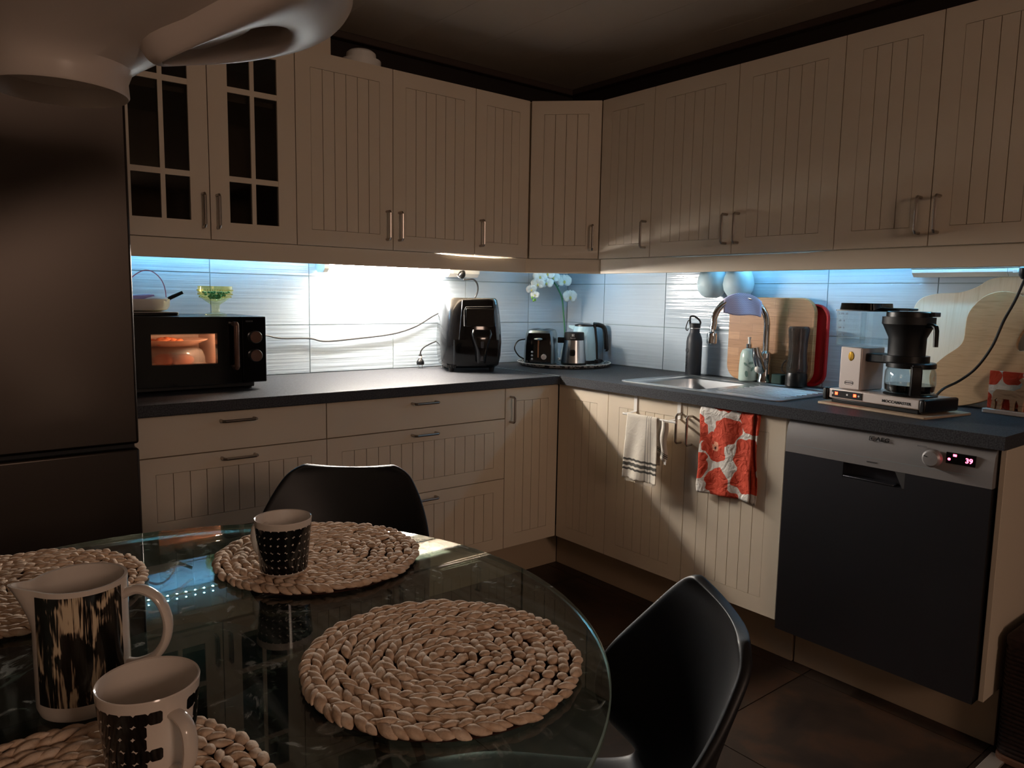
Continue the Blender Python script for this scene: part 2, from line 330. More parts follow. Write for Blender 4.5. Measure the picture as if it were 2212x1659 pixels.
def forest():
    m, nt, b = newmat('dark_forest_print')
    tc = N(nt, 'ShaderNodeTexCoord'); sx = N(nt, 'ShaderNodeSeparateXYZ'); nt.links.new(tc.outputs['Object'], sx.inputs[0])
    x, y, z = sx.outputs
    ang = math_(nt, 'ARCTAN2', y, x)
    cb = N(nt, 'ShaderNodeCombineXYZ'); nt.links.new(math_(nt, 'MULTIPLY', ang, 2.2), cb.inputs[0]); nt.links.new(math_(nt, 'MULTIPLY', z, 16.0), cb.inputs[1])
    n = N(nt, 'ShaderNodeTexNoise', noise_dimensions='2D'); setin(n, Scale=1.15, Detail=3.0, Distortion=0.6); nt.links.new(cb.outputs[0], n.inputs['Vector'])
    cb2 = N(nt, 'ShaderNodeCombineXYZ'); nt.links.new(math_(nt, 'MULTIPLY', ang, 26.0), cb2.inputs[0]); nt.links.new(math_(nt, 'MULTIPLY', z, 18.0), cb2.inputs[1])
    n2 = N(nt, 'ShaderNodeTexNoise', noise_dimensions='2D'); setin(n2, Scale=1.0, Detail=3.0); nt.links.new(cb2.outputs[0], n2.inputs['Vector'])
    k = math_(nt, 'ADD', n.outputs['Fac'], math_(nt, 'MULTIPLY', math_(nt, 'SUBTRACT', n2.outputs['Fac'], 0.5), 0.45))
    col = ramp(nt, k, [(0.0, '0B0A09'), (0.54, '16130F'), (0.58, '4A4038'), (0.615, 'A8937A'), (0.66, 'CDBB9E')])
    zin = math_(nt, 'MULTIPLY', math_(nt, 'GREATER_THAN', z, 0.022), math_(nt, 'LESS_THAN', z, 0.150))
    spt = math_(nt, 'LESS_THAN', x, -0.0475)
    zin = math_(nt, 'MULTIPLY', zin, math_(nt, 'SUBTRACT', 1.0, spt))
    hx2 = math_(nt, 'GREATER_THAN', math_(nt, 'ADD', math_(nt, 'MULTIPLY', x, 0.848), math_(nt, 'MULTIPLY', y, -0.53)), 0.0490)
    zin = math_(nt, 'MULTIPLY', zin, math_(nt, 'SUBTRACT', 1.0, hx2))
    mx = N(nt, 'ShaderNodeMix', data_type='RGBA'); nt.links.new(zin, mx.inputs['Factor']); mx.inputs['A'].default_value = lin('D8CDC2'); nt.links.new(col, mx.inputs['B'])
    nt.links.new(mx.outputs['Result'], b.inputs['Base Color']); b.inputs['Roughness'].default_value = 0.14
    return m
M['forest'] = forest()

# ------------------------------------------------------------------ mesh helpers
WM = {}
def T(x, y, z=0.0, deg=0.0): return Matrix.Translation((x, y, z)) @ Matrix.Rotation(math.radians(deg), 4, 'Z')
def thing(name, label, cat, mtx=None, group=None):
    o = bpy.data.objects.new(name, None); COL.objects.link(o); o.empty_display_size = 0.05
    mtx = mtx or Matrix.Identity(4); o.matrix_world = mtx; WM[o] = mtx.copy()
    o['label'] = label; o['category'] = cat
    if group: o['group'] = group
    return o
def tag(o, label, cat, group=None):
    o['label'] = label; o['category'] = cat
    if group: o['group'] = group
    return o
def rrect(wd, h, r, n=5, cx=0, cy=0):
    pts = []
    for sx, sy, a0 in ((1, -1, -90), (1, 1, 0), (-1, 1, 90), (-1, -1, 180)):
        for i in range(n + 1):
            a = math.radians(a0 + 90 * i / n)
            pts.append((cx + sx * (wd / 2 - r) + r * math.cos(a), cy + sy * (h / 2 - r) + r * math.sin(a)))
    return pts
def arc(cx, cy, r, a0, a1, n): return [(cx + r * math.cos(math.radians(a0 + (a1 - a0) * i / n)), cy + r * math.sin(math.radians(a0 + (a1 - a0) * i / n))) for i in range(n + 1)]
def smooth_path(pts, sub=6, closed=False):
    P = [Vector(p) for p in pts]; out = []; n = len(P)
    rng = range(n if closed else n - 1)
    for i in rng:
        if closed: p0, p1, p2, p3 = P[(i - 1) % n], P[i], P[(i + 1) % n], P[(i + 2) % n]
        else: p0, p1, p2, p3 = P[max(i - 1, 0)], P[i], P[i + 1], P[min(i + 2, n - 1)]
        for k in range(sub):
            t = k / sub
            out.append(0.5 * ((2 * p1) + (p2 - p0) * t + (2 * p0 - 5 * p1 + 4 * p2 - p3) * t * t + (3 * p1 - p0 - 3 * p2 + p3) * t ** 3))
    if not closed: out.append(P[-1])
    return out
class MB:
    def __init__(s, Mx=None): s.v = []; s.f = []; s.mi = []; s.uv = {}; s.M = Mx or Matrix.Identity(4); s.cur = 0; s.mats = []
    def use(s, m):
        if m not in s.mats: s.mats.append(m)
        s.cur = s.mats.index(m); return s
    def add(s, vs, fs, X=None):
        X = s.M @ X if X is not None else s.M
        b = len(s.v); s.v += [X @ Vector(p) for p in vs]
        for q in fs: s.f.append([b + i for i in q]); s.mi.append(s.cur)
        return b
    def box(s, a, b, X=None):
        x0, y0, z0 = a; x1, y1, z1 = b
        if x0 > x1: x0, x1 = x1, x0
        if y0 > y1: y0, y1 = y1, y0
        if z0 > z1: z0, z1 = z1, z0
        s.add([(x0, y0, z0), (x1, y0, z0), (x1, y1, z0), (x0, y1, z0), (x0, y0, z1), (x1, y0, z1), (x1, y1, z1), (x0, y1, z1)],
              [(0, 3, 2, 1), (4, 5, 6, 7), (0, 1, 5, 4), (1, 2, 6, 5), (2, 3, 7, 6), (3, 0, 4, 7)], X); return s
    def prism(s, poly, z0, z1, X=None, caps=True):
        n = len(poly); vs = [(p[0], p[1], z0) for p in poly] + [(p[0], p[1], z1) for p in poly]
        fs = [(i, (i + 1) % n, n + (i + 1) % n, n + i) for i in range(n)]
        if caps: fs += [tuple(range(n - 1, -1, -1)), tuple(range(n, 2 * n))]
        s.add(vs, fs, X); return s
    def loft(s, rings, closed=True, cap0=True, cap1=True, X=None):
        n = len(rings[0]); vs = [p for r in rings for p in r]; fs = []
        for k in range(len(rings) - 1):
            for i in range(n if closed else n - 1):
                j = (i + 1) % n; fs.append((k * n + i, k * n + j, (k + 1) * n + j, (k + 1) * n + i))
        if cap0 and closed: fs.append(tuple(range(n - 1, -1, -1)))
        if cap1 and closed: b = (len(rings) - 1) * n; fs.append(tuple(range(b, b + n)))
        s.add(vs, fs, X); return s
    def lathe(s, prof, n=32, X=None, cap0=True, cap1=True):
        s.loft([[(r * math.cos(2 * PI * i / n), r * math.sin(2 * PI * i / n), z) for i in range(n)] for r, z in prof], True, cap0, cap1, X); return s
    def tube(s, path, r, n=10, X=None, cap=True, closed=False):
        P = [Vector(p) for p in path]; m = len(P); R = r if isinstance(r, (list, tuple)) else [r] * m
        rings = []; u = None
        for i in range(m):
            if closed: t = P[(i + 1) % m] - P[i - 1]
            else: t = P[min(i + 1, m - 1)] - P[max(i - 1, 0)]
            if t.length < 1e-9: t = Vector((0, 0, 1))
            t.normalize()
            if u is None:
                u = t.orthogonal().normalized()
                if abs(t.z) < 0.9: u = (Vector((0, 0, 1)) - t * t.z).normalized()
            else: u = (u - t * u.dot(t)).normalized()
            v = t.cross(u)
            rings.append([tuple(P[i] + R[i] * (math.cos(2 * PI * k / n) * u + math.sin(2 * PI * k / n) * v)) for k in range(n)])
        if closed: rings.append(rings[0])
        s.loft(rings, True, cap and not closed, cap and not closed, X); return s
    def strip(s, path, wdir, wid, th, X=None):
        """flat band along a path, width along wdir"""
        P = [Vector(p) for p in path]; m = len(P); wv = Vector(wdir).normalized() * wid / 2; rings = []
        for i in range(m):
            t = (P[min(i + 1, m - 1)] - P[max(i - 1, 0)]).normalized(); nn = t.cross(wv).normalized() * th / 2
            rings.append([tuple(P[i] - wv - nn), tuple(P[i] + wv - nn), tuple(P[i] + wv + nn), tuple(P[i] - wv + nn)])
        s.loft(rings, True, True, True, X); return s
    def ell(s, c, r, nu=10, nv=6, X=None, R=None):
        vs = []; fs = []
        for j in range(1, nv):
            a = PI * j / nv
            for i in range(nu):
                b = 2 * PI * i / nu; vs.append(Vector((r[0] * math.sin(a) * math.cos(b), r[1] * math.sin(a) * math.sin(b), r[2] * math.cos(a))))
        vs += [Vector((0, 0, r[2])), Vector((0, 0, -r[2]))]
        if R is not None: vs = [R @ v for v in vs]
        vs = [v + Vector(c) for v in vs]; t = len(vs) - 2
        for j in range(nv - 2):
            for i in range(nu): k = (i + 1) % nu; fs.append((j * nu + i, (j + 1) * nu + i, (j + 1) * nu + k, j * nu + k))
        for i in range(nu): k = (i + 1) % nu; fs.append((t, i, k)); fs.append((t + 1, (nv - 2) * nu + k, (nv - 2) * nu + i))
        s.add(vs, fs, X); return s
    def leaf(s, c, L, W_, h, R, n=7, m=6):
        rings = []
        for k in range(m + 1):
            q = k / m; a = math.sin(PI * (0.04 + 0.92 * q)) ** 0.85; x = L * (2 * q - 1)
            rings.append([tuple(R @ Vector((x, W_ * a * math.cos(2 * PI * i / n), h * a * math.sin(2 * PI * i / n))) + Vector(c)) for i in range(n)])
        s.loft(rings, True, True, True); return s
    def grid(s, fn, nu, nv, X=None):
        vs = [fn(i / nu, j / nv) for j in range(nv + 1) for i in range(nu + 1)]
        fs = [(j * (nu + 1) + i, j * (nu + 1) + i + 1, (j + 1) * (nu + 1) + i + 1, (j + 1) * (nu + 1) + i) for j in range(nv) for i in range(nu)]
        b = s.add(vs, fs, X)
        for j in range(nv + 1):
            for i in range(nu + 1): s.uv[b + j * (nu + 1) + i] = (i / nu, j / nv)
        return s
    def build(s, name, m=None, parent=None, bevel=0.0, smooth=True, angle=35, solid=0.0, subsurf=0, origin=None, segs=2):
        if parent is not None: base = WM[parent]
        else: base = Matrix.Translation(origin) if origin is not None else Matrix.Identity(4)
        inv = base.inverted()
        me = bpy.data.meshes.new(name); me.from_pydata([inv @ p for p in s.v], [], s.f)
        ms = s.mats if s.mats else [m]
        for q in ms: me.materials.append(q)
        if len(ms) > 1: me.polygons.foreach_set('material_index', s.mi)
        if s.uv:
            ul = me.uv_layers.new(name='UVMap')
            for lp in me.loops: ul.data[lp.index].uv = s.uv.get(lp.vertex_index, (0, 0))
        bm = bmesh.new(); bm.from_mesh(me)
        bmesh.ops.recalc_face_normals(bm, faces=bm.faces)
        if smooth:
            for q in bm.faces: q.smooth = True
            th = math.radians(angle)
            for e in bm.edges:
                if len(e.link_faces) == 2 and e.calc_face_angle(0) > th: e.smooth = False
        bm.to_mesh(me); bm.free()
        o = bpy.data.objects.new(name, me); COL.objects.link(o)
        if parent is not None: o.parent = parent; WM[o] = base.copy()
        else: o.matrix_world = base; WM[o] = base.copy()
        if solid: md = o.modifiers.new('thick', 'SOLIDIFY'); md.thickness = solid; md.offset = 0
        if subsurf: md = o.modifiers.new('soft', 'SUBSURF'); md.levels = subsurf; md.render_levels = subsurf
        if bevel: md = o.modifiers.new('edge', 'BEVEL'); md.width = bevel; md.segments = segs; md.limit_method = 'ANGLE'; md.angle_limit = math.radians(40)
        return o
def text(name, body, size, mtx, m, parent, depth=0.0004, align='LEFT', bold=False, sx=1.0):
    c = bpy.data.curves.new(name, 'FONT'); c.body = body; c.size = size; c.extrude = depth; c.align_x = align; c.align_y = 'CENTER'
    if bold: c.offset = size * 0.02
    c.materials.append(m); c.resolution_u = 3
    tmp = bpy.data.objects.new(name, c)
    me = bpy.data.meshes.new_from_object(tmp); me.materials.clear(); me.materials.append(m)
    bpy.data.objects.remove(tmp)
    o = bpy.data.objects.new(name, me); COL.objects.link(o)
    o.parent = parent; o.matrix_local = WM[parent].inverted() @ mtx @ Matrix.Diagonal((sx, 1, 1, 1)); WM[o] = mtx
    return o
RX90 = Matrix.Rotation(PI / 2, 4, 'X')
def shared(src, parent, mtx):
    o = src.copy(); COL.objects.link(o); o.parent = parent; o.matrix_local = WM[parent].inverted() @ mtx; WM[o] = mtx
    return o

# ------------------------------------------------------------------ setting: room shell
X0, Y0, ZC = -4.4, -6.6, 2.31
fl = MB().use(M['floorgrout']).box((X0, Y0, -0.06), (0.1, 0.1, -0.004)).build('floor', smooth=False); fl['kind'] = 'structure'
S = 0.54; g = 0.0018
tile0 = None
for ix in range(0, 9):
    for iy in range(-1, 13):
        x1 = -0.54 + 0.54 - S * ix; x0 = x1 - S; y1 = -1.764 + 3 * S + S - S * iy - S; y0 = y1 - S
        x0c, x1c, y0c, y1c = max(x0, X0), min(x1, 0.0), max(y0, Y0), min(y1, 0.0)
        if x1c - x0c < 0.02 or y1c - y0c < 0.02: continue
        MB().box((x0c + g, y0c + g, -0.003), (x1c - g, y1c - g, 0.0)).build('tile', M['floortile'], fl, smooth=False)
ce = MB().use(M['ceilgap']).box((X0, Y0, ZC + 0.006), (0.1, 0.1, ZC + 0.06)).build('ceiling', smooth=False); ce['kind'] = 'structure'
x = -1.09 + 4 * 0.3
while x > X0:
    a, b = max(x - 0.3, X0), min(x, 0.1)
    if b - a > 0.02: MB().box((a + 0.001, Y0, ZC), (b - 0.001, 0.1, ZC + 0.005)).build('panel', M['ceiling'], ce, smooth=False)
    x -= 0.3
WT = 0.90
def wall(name, m, a, b):
    o = MB().box(a, b).build(name, m, smooth=False); o['kind'] = 'structure'; return o
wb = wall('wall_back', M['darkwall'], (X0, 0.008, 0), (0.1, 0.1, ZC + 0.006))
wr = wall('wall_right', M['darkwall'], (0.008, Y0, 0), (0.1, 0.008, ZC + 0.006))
wall('wall_left', M['wall'], (X0 - 0.1, Y0, 0), (X0, 0.1, ZC + 0.006))
wall('wall_front', M['wall'], (X0 - 0.1, Y0 - 0.1, 0), (0.1, Y0, ZC + 0.006))
# grout bed + wall tiles 40 x 20 cm, stacked
MB().box((-2.30, 0.003, WT), (0.003, 0.0078, 1.42)).build('grout_bed', M['grout'], wb, smooth=False)
MB().box((0.003, -2.55, WT), (0.0078, 0.003, 1.42)).build('grout_bed', M['grout'], wr, smooth=False)
rows = [(WT + 0.002, 1.1018), (1.1048, 1.3051), (1.3081, 1.42)]
def joints(first, end):
    r = [0.0, first]
    while r[-1] - 0.4003 > end: r.append(r[-1] - 0.4003)
    return r + [end]
jx = joints(-0.2765, -2.30); jy = joints(-0.2744, -2.55)
for (z0, z1) in rows:
    for b, a in zip(jx, jx[1:]):
        MB().box((a + 0.0015, 0.0, z0), (b - 0.0015, 0.0029, z1)).build('tile', M['tile'], wb, bevel=0.001, smooth=False)
    for b, a in zip(jy, jy[1:]):
        MB().box((0.0, a + 0.0015, z0), (0.0029, b - 0.0015, z1)).build('tile', M['tile'], wr, bevel=0.001, smooth=False)
t1 = MB().box((X0, -0.03, ZC - 0.03), (0.0, 0.007, ZC - 0.0005)).build('trim_1', M['trimdark'], bevel=0.004); t1['kind'] = 'structure'
t2 = MB().box((-0.03, Y0, ZC - 0.03), (0.007, -0.031, ZC - 0.0005)).build('trim_2', M['trimdark'], bevel=0.004); t2['kind'] = 'structure'
st = MB().use(M['threshold']).box((-0.645, -2.36, 0.0005), (-0.52, -2.32, 0.006)).build('trim_3', bevel=0.002); st['kind'] = 'structure'

# ------------------------------------------------------------------ kitchen units
FL = lambda x0: T(x0, -0.597, 0, 0)          # left run base fronts: X to the right, Y into the wall
FR = lambda y0: T(-0.597, y0, 0, -90)
UL = lambda x0: T(x0, -0.4074, 0, 0)
UR = lambda y0: T(-0.4074, y0, 0, -90)
def handle(Mx, x, z, vertical, parent, L=0.105, so=0.032):
    c = 0.006
    if vertical: pts = [(x, 0.001, z - L / 2), (x, -so + c, z - L / 2), (x, -so, z - L / 2 + c), (x, -so, z + L / 2 - c), (x, -so + c, z + L / 2), (x, 0.001, z + L / 2)]
    else: pts = [(x - L / 2, 0.001, z), (x - L / 2, -so + c, z), (x - L / 2 + c, -so, z), (x + L / 2 - c, -so, z), (x + L / 2, -so + c, z), (x + L / 2, 0.001, z)]
    MB(Mx).tube(pts, 0.0048, 8).build('handle', M['steel_handle'], parent)
def front(Mx, x0, x1, z0, z1, parent, name='door', planks=True, st_=0.055, rl=0.056, hnd=None, glass=None):
    g = 0.0015; x0 += g; x1 -= g; z0 += g; z1 -= g
    mb = MB(Mx)
    if not planks and not glass:
        mb.box((x0, 0, z0), (x1, 0.018, z1)); d = mb.build(name, M['cream'], parent, bevel=0.0015)
    else:
        a0, a1, b0, b1 = x0 + st_, x1 - st_, z0 + rl, z1 - rl
        mb.box((x0, 0, z0), (a0, 0.018, z1)).box((a1, 0, z0), (x1, 0.018, z1)).box((a0, 0, z0), (a1, 0.018, b0)).box((a0, 0, b1), (a1, 0.018, z1))
        if planks: mb.box((a0, 0.010, b0), (a1, 0.018, b1))
        if glass:
            xs = [a0 + q * (a1 - a0) for q in glass[0]]; zs = glass[1]
            for q in xs: mb.box((q - 0.007, 0.001, b0), (q + 0.007, 0.016, b1))
            for q in zs:
                for u0, u1 in zip([a0] + [r_ + 0.007 for r_ in xs], [r_ - 0.007 for r_ in xs] + [a1]): mb.box((u0, 0.001, q - 0.009), (u1, 0.016, q + 0.009))
        d = mb.build(name, M['cream'], parent, smooth=False)
        if planks:
            n = max(1, round((a1 - a0) / 0.0485)); p = (a1 - a0) / n; gp = 0.0011
            for k in range(n):
                MB(Mx).box((a0 + k * p + gp, 0.0004, b0 + gp), (a0 + (k + 1) * p - gp, 0.0098, b1 - gp)).build('plank', M['cream'], d, smooth=False)
        if glass:
            ex = [a0] + [v for q in xs for v in (q - 0.007, q + 0.007)] + [a1]; ez = [b0] + [v for q in zs for v in (q - 0.009, q + 0.009)] + [b1]
            for i in range(0, len(ex), 2):
                for j in range(0, len(ez), 2):
                    MB(Mx).box((ex[i] + 0.0003, 0.008, ez[j] + 0.0003), (ex[i + 1] - 0.0003, 0.011, ez[j + 1] - 0.0003)).build('pane', M['cabglass'], d, smooth=False)
    if hnd: handle(Mx, hnd[0], hnd[1], hnd[2], d)
    return d
def carcass(Mx, x0, x1, z0, z1, depth, parent, shelves=(), open_=False):
    mb = MB(Mx); t = 0.016; y0 = 0.0195
    if open_:
        mb.box((x0, y0, z0), (x0 + t, depth, z1)).box((x1 - t, y0, z0), (x1, depth, z1)).box((x0 + t, y0, z0), (x1 - t, depth, z0 + t)).box((x0 + t, y0, z1 - t), (x1 - t, depth, z1)).box((x0 + t, depth - 0.008, z0 + t), (x1 - t, depth, z1 - t))
        for s in shelves: mb.box((x0 + t, y0 + 0.03, s), (x1 - t, depth - 0.01, s + t))
    else: mb.box((x0, y0, z0), (x1, depth, z1))
    return mb.build('body', M['carcass'], parent, smooth=False)
ZD, ZT = 1.4057, 2.0806; HZ = 1.498
UD = 0.398
e = 0.0008
# wall units of the left run
c = thing('glass_cabinet', 'cream wall cabinet with two glazed muntin doors beside the fridge', 'cabinet', T(-2.291, -0.4074, ZD))
carcass(UL(0), -2.29 + e, -1.697 - e, ZD, ZT, UD, c, (1.61, 1.87), True)
front(UL(0), -2.29, -1.9935, ZD, ZT, c, planks=False, glass=((0.535,), (1.611, 1.896)), st_=0.059, rl=0.058, hnd=(-2.018, HZ, True))
front(UL(0), -1.9935, -1.697, ZD, ZT, c, planks=False, glass=((0.49,), (1.609, 1.896)), st_=0.063, rl=0.058, hnd=(-1.972, HZ, True))
c = thing('wall_cabinet', 'cream beadboard double door wall cabinet right of the glazed cabinet, over the tube lamp', 'cabinet', T(-1.697, -0.4074, ZD))
carcass(UL(0), -1.697 + e, -0.9207 - e, ZD, ZT, UD, c)
front(UL(0), -1.697, -1.3095, ZD, ZT, c, hnd=(-1.338, HZ, True)); front(UL(0), -1.3095, -0.9207, ZD, ZT, c, hnd=(-1.284, HZ, True))
c = thing('wall_cabinet', 'narrow cream single door wall cabinet just left of the diagonal corner cabinet', 'cabinet', T(-0.92, -0.4074, ZD))
carcass(UL(0), -0.9207 + e, -0.632, ZD, ZT, UD, c)
front(UL(0), -0.9207, -0.6299, ZD, ZT, c, hnd=(-0.893, HZ, True))
c = thing('corner_wall_cabinet', 'cream wall cabinet with a diagonal beadboard door across the room corner', 'cabinet', T(-0.63, -0.4074, ZD))
MB().prism([(-0.6295, 0.0), (-0.6295, -0.388), (-0.614, -0.393), (-0.393, -0.612), (-0.388, -0.6265), (0.0, -0.6265), (0.0, 0.0)][::-1], ZD, ZT).build('body', M['carcass'], c, smooth=False)
CD = T(-0.6275, -0.4099, 0, -45); wd = math.hypot(0.2205, 0.2185)
front(CD, 0.0025, wd - 0.0025, ZD, ZT, c, hnd=(wd - 0.03, HZ, True))
c = thing('wall_cabinet', 'narrow cream single door wall cabinet just right of the diagonal corner cabinet', 'cabinet', T(-0.4074, -0.628, ZD, -90))
carcass(UR(0), 0.631, 0.9186 - e, ZD, ZT, UD, c)
front(UR(0), 0.6285, 0.9186, ZD, ZT, c, hnd=(0.893, HZ, True))
c = thing('wall_cabinet', 'cream beadboard double door wall cabinet over the sink', 'cabinet', T(-0.4074, -0.9186, ZD, -90))
carcass(UR(0), 0.9186 + e, 1.704 - e, ZD, ZT, UD, c)
front(UR(0), 0.9186, 1.3105, ZD, ZT, c, hnd=(1.285, HZ, True)); front(UR(0), 1.3105, 1.704, ZD, ZT, c, hnd=(1.337, HZ, True))
c = thing('wall_cabinet', 'cream beadboard double door wall cabinet over the coffee maker', 'cabinet', T(-0.4074, -1.704, ZD, -90))
carcass(UR(0), 1.704 + e, 2.29 - e, ZD, ZT, UD, c)
front(UR(0), 1.704, 1.9965, ZD, ZT, c, hnd=(1.969, HZ, True)); front(UR(0), 1.9965, 2.29, ZD, ZT, c, hnd=(2.022, HZ, True))
# pelmets under the wall units
ZV = 1.3425; ZP = 1.4055
def pelmet(label, poly, Mx, y0, y1):
    X = Mx @ Matrix.Translation((0, y1, 0)) @ RX90
    o = MB(X).prism(poly, 0, y1 - y0).build('pelmet_board', M['cream'], origin=Mx.translation, bevel=0.0015); tag(o, label, 'pelmet'); return o
pelmet('long cream pelmet board under the wall cabinets above microwave and air fryer', [(-2.29, ZV), (-0.628, ZV), (-0.628, ZP), (-0.70, ZP - 0.001), (-0.80, ZP - 0.007), (-0.98, ZP - 0.006), (-1.12, ZP), (-2.29, ZP)], T(0, -0.4074), 0.014, 0.032)
pelmet('short cream pelmet board under the diagonal corner cabinet', [(-0.021, ZV), (wd + 0.021, ZV), (wd + 0.021, ZP), (-0.021, ZP)], CD, 0.024, 0.040)
pelmet('long cream pelmet board under the wall cabinets above sink and coffee maker', [(0.628, ZV), (2.29, ZV), (2.29, ZP), (1.70, ZP), (1.60, ZP - 0.005), (1.05, ZP - 0.004), (0.95, ZP), (0.628, ZP)], T(-0.4074, 0, 0, -90), 0.014, 0.032)

# base units
ZB, ZTB = 0.178, 0.862
BD = 0.588
def drawer_unit(x0, x1, label):
    c = thing('drawer_cabinet', label, 'cabinet', T(x0, -0.597, ZB))
    carcass(FL(0), x0 + e, x1 - e, ZB, ZTB, BD, c)
    xm = (x0 + x1) / 2
    front(FL(0), x0, x1, 0.7341, ZTB, c, 'drawer', planks=False, hnd=(xm, 0.832, False))
    front(FL(0), x0, x1, 0.4818, 0.7341, c, 'drawer', rl=0.05, hnd=(xm, 0.712, False))
    front(FL(0), x0, x1, ZB, 0.4818, c, 'drawer', rl=0.05, hnd=(xm, 0.460, False))
drawer_unit(-2.2915, -1.6819, 'cream three drawer base cabinet beside the fridge, under the microwave')
drawer_unit(-1.6819, -0.8932, 'cream three drawer base cabinet in mid run, under the air fryer')
c = thing('corner_base_cabinet', 'cream narrow base cabinet with upright handle at the inner corner', 'cabinet', T(-0.8932, -0.597, ZB))
carcass(FL(0), -0.8932 + e, -0.6165, ZB, ZTB, BD, c)
front(FL(0), -0.8932, -0.5985, ZB, ZTB, c, hnd=(-0.867, 0.771, True))
c = thing('corner_base_cabinet', 'cream base cabinet with blank beadboard front between corner and sink cabinet', 'cabinet', T(-0.597, -0.6, ZB, -90))
carcass(FR(0), 0.617, 0.8954 - e, ZB, ZTB, BD, c)
front(FR(0), 0.6, 0.8954, ZB, ZTB, c, st_=0.06)
c = thing('sink_cabinet', 'cream double door base cabinet under the sink, hung with towels', 'cabinet', T(-0.597, -0.8954, ZB, -90))
mb = MB(FR(0)); t = 0.016
mb.box((0.8954 + e, 0.0195, ZB), (0.8954 + t, BD, ZTB)).box((1.688 - t, 0.0195, ZB), (1.688 - e, BD, ZTB)).box((0.8954 + t, 0.0195, ZB), (1.688 - t, BD, ZB + t)).box((0.8954 + t, BD - 0.008, ZB + t), (1.688 - t, BD, ZTB)).build('body', M['carcass'], c, smooth=False)
front(FR(0), 0.8954, 1.2915, ZB, ZTB, c, hnd=(1.268, 0.766, True), st_=0.06)
front(FR(0), 1.2915, 1.688, ZB, ZTB, c, hnd=(1.316, 0.764, True), st_=0.06)
o = MB().box((-0.597, -2.3115, 0.172), (-0.012, -2.2985, ZTB)).build('end_panel', M['cream'], bevel=0.001, origin=(-0.3, -2.3, 0)); tag(o, 'cream end panel closing the run beside the dishwasher', 'panel')
b1 = MB().box((-2.2915, -0.48, 0.0), (-0.4815, -0.465, ZB - 0.001)).build('baseboard_back', M['plinth'], bevel=0.001); b1['kind'] = 'structure'
b2 = MB().box((-0.48, -1.690, 0.0), (-0.465, -0.482, ZB - 0.001)).build('baseboard_right', M['plinth'], bevel=0.001); b2['kind'] = 'structure'
b3 = MB().box((-0.475, -2.3105, 0.0), (-0.46, -1.6965, 0.171)).build('trim_4', M['plinth'], bevel=0.001); b3['kind'] = 'structure'

# worktops
o = MB().box((-2.2905, -0.6266, 0.8635), (-0.622, -0.0005, WT)).build('worktop', M['counter'], bevel=0.004, origin=(-1.5, -0.3, 0.86)); tag(o, 'charcoal laminate worktop carrying microwave and air fryer', 'worktop')
mb = MB(); hx0, hx1, hy0, hy1 = -0.52, -0.12, -1.60, -0.925
mb.box((-0.6188, hy1, 0.8635), (-0.0005, -0.0005, WT)).box((-0.6188, -2.3115, 0.8635), (-0.0005, hy0, WT)).box((-0.6188, hy0, 0.8635), (hx0, hy1, WT)).box((hx1, hy0, 0.8635), (-0.0005, hy1, WT))
o = mb.build('worktop', M['counter'], smooth=False, origin=(-0.3, -1.2, 0.86)); tag(o, 'charcoal laminate worktop carrying sink and coffee maker', 'worktop')
MB().box((-0.6218, -0.6275, 0.8640), (-0.6190, -0.001, WT + 0.0012)).build('joint_strip', M['alu'], o, smooth=False)

# ------------------------------------------------------------------ sink and tap
s = thing('sink', 'stainless steel inset sink with bowl and ribbed drainer', 'sink', T(-0.32, -1.26, WT))
mb = MB()
ox0, ox1, oy0, oy1 = -0.545, -0.098, -1.622, -0.900
bx0, bx1, by0, by1 = -0.495, -0.145, -1.265, -0.955
z1 = WT + 0.0012; z2 = WT + 0.005
outer = rrect(ox1 - ox0, oy1 - oy0, 0.03, 5, (ox0 + ox1) / 2, (oy0 + oy1) / 2)
inn = rrect(ox1 - ox0 - 0.02, oy1 - oy0 - 0.02, 0.024, 5, (ox0 + ox1) / 2, (oy0 + oy1) / 2)
in2 = rrect(ox1 - ox0 - 0.03, oy1 - oy0 - 0.03, 0.02, 5, (ox0 + ox1) / 2, (oy0 + oy1) / 2)
mb.loft([[(p[0], p[1], z1) for p in outer], [(p[0], p[1], z2) for p in outer], [(p[0], p[1], z2 + 0.001) for p in inn], [(p[0], p[1], z1 + 0.0008) for p in in2]], True, False, False)
zz = z1 + 0.0008; rx0, rx1, ry0, ry1 = ox0 + 0.015, ox1 - 0.015, oy0 + 0.015, oy1 - 0.015
def quad(a, b, c_, d): mb.add([a, b, c_, d], [(0, 1, 2, 3)])
quad((rx0, by1, zz), (rx1, by1, zz), (rx1, ry1, zz), (rx0, ry1, zz)); quad((rx0, by0, zz), (bx0, by0, zz), (bx0, by1, zz), (rx0, by1, zz)); quad((bx1, by0, zz), (rx1, by0, zz), (rx1, by1, zz), (bx1, by1, zz)); quad((rx0, ry0, zz), (rx1, ry0, zz), (rx1, by0, zz), (rx0, by0, zz))
mb.build('rim', M['sink'], s)
bowl = MB(); cxb, cyb = (bx0 + bx1) / 2, (by0 + by1) / 2
full = [(p[0], p[1], zz) for p in rrect(bx1 - bx0, by1 - by0, 0.002, 5, cxb, cyb)]
R1 = [(p[0], p[1], zz - 0.006) for p in rrect(bx1 - bx0 - 0.012, by1 - by0 - 0.012, 0.05, 5, cxb, cyb)]
R2 = [(p[0], p[1], zz - 0.13) for p in rrect(bx1 - bx0 - 0.03, by1 - by0 - 0.03, 0.05, 5, cxb, cyb)]
R3 = [(p[0], p[1], zz - 0.15) for p in rrect(bx1 - bx0 - 0.08, by1 - by0 - 0.08, 0.04, 5, cxb, cyb)]
bowl.loft([full, R1, R2, R3], True, False, True); bowl.build('bowl', M['sink'], s)
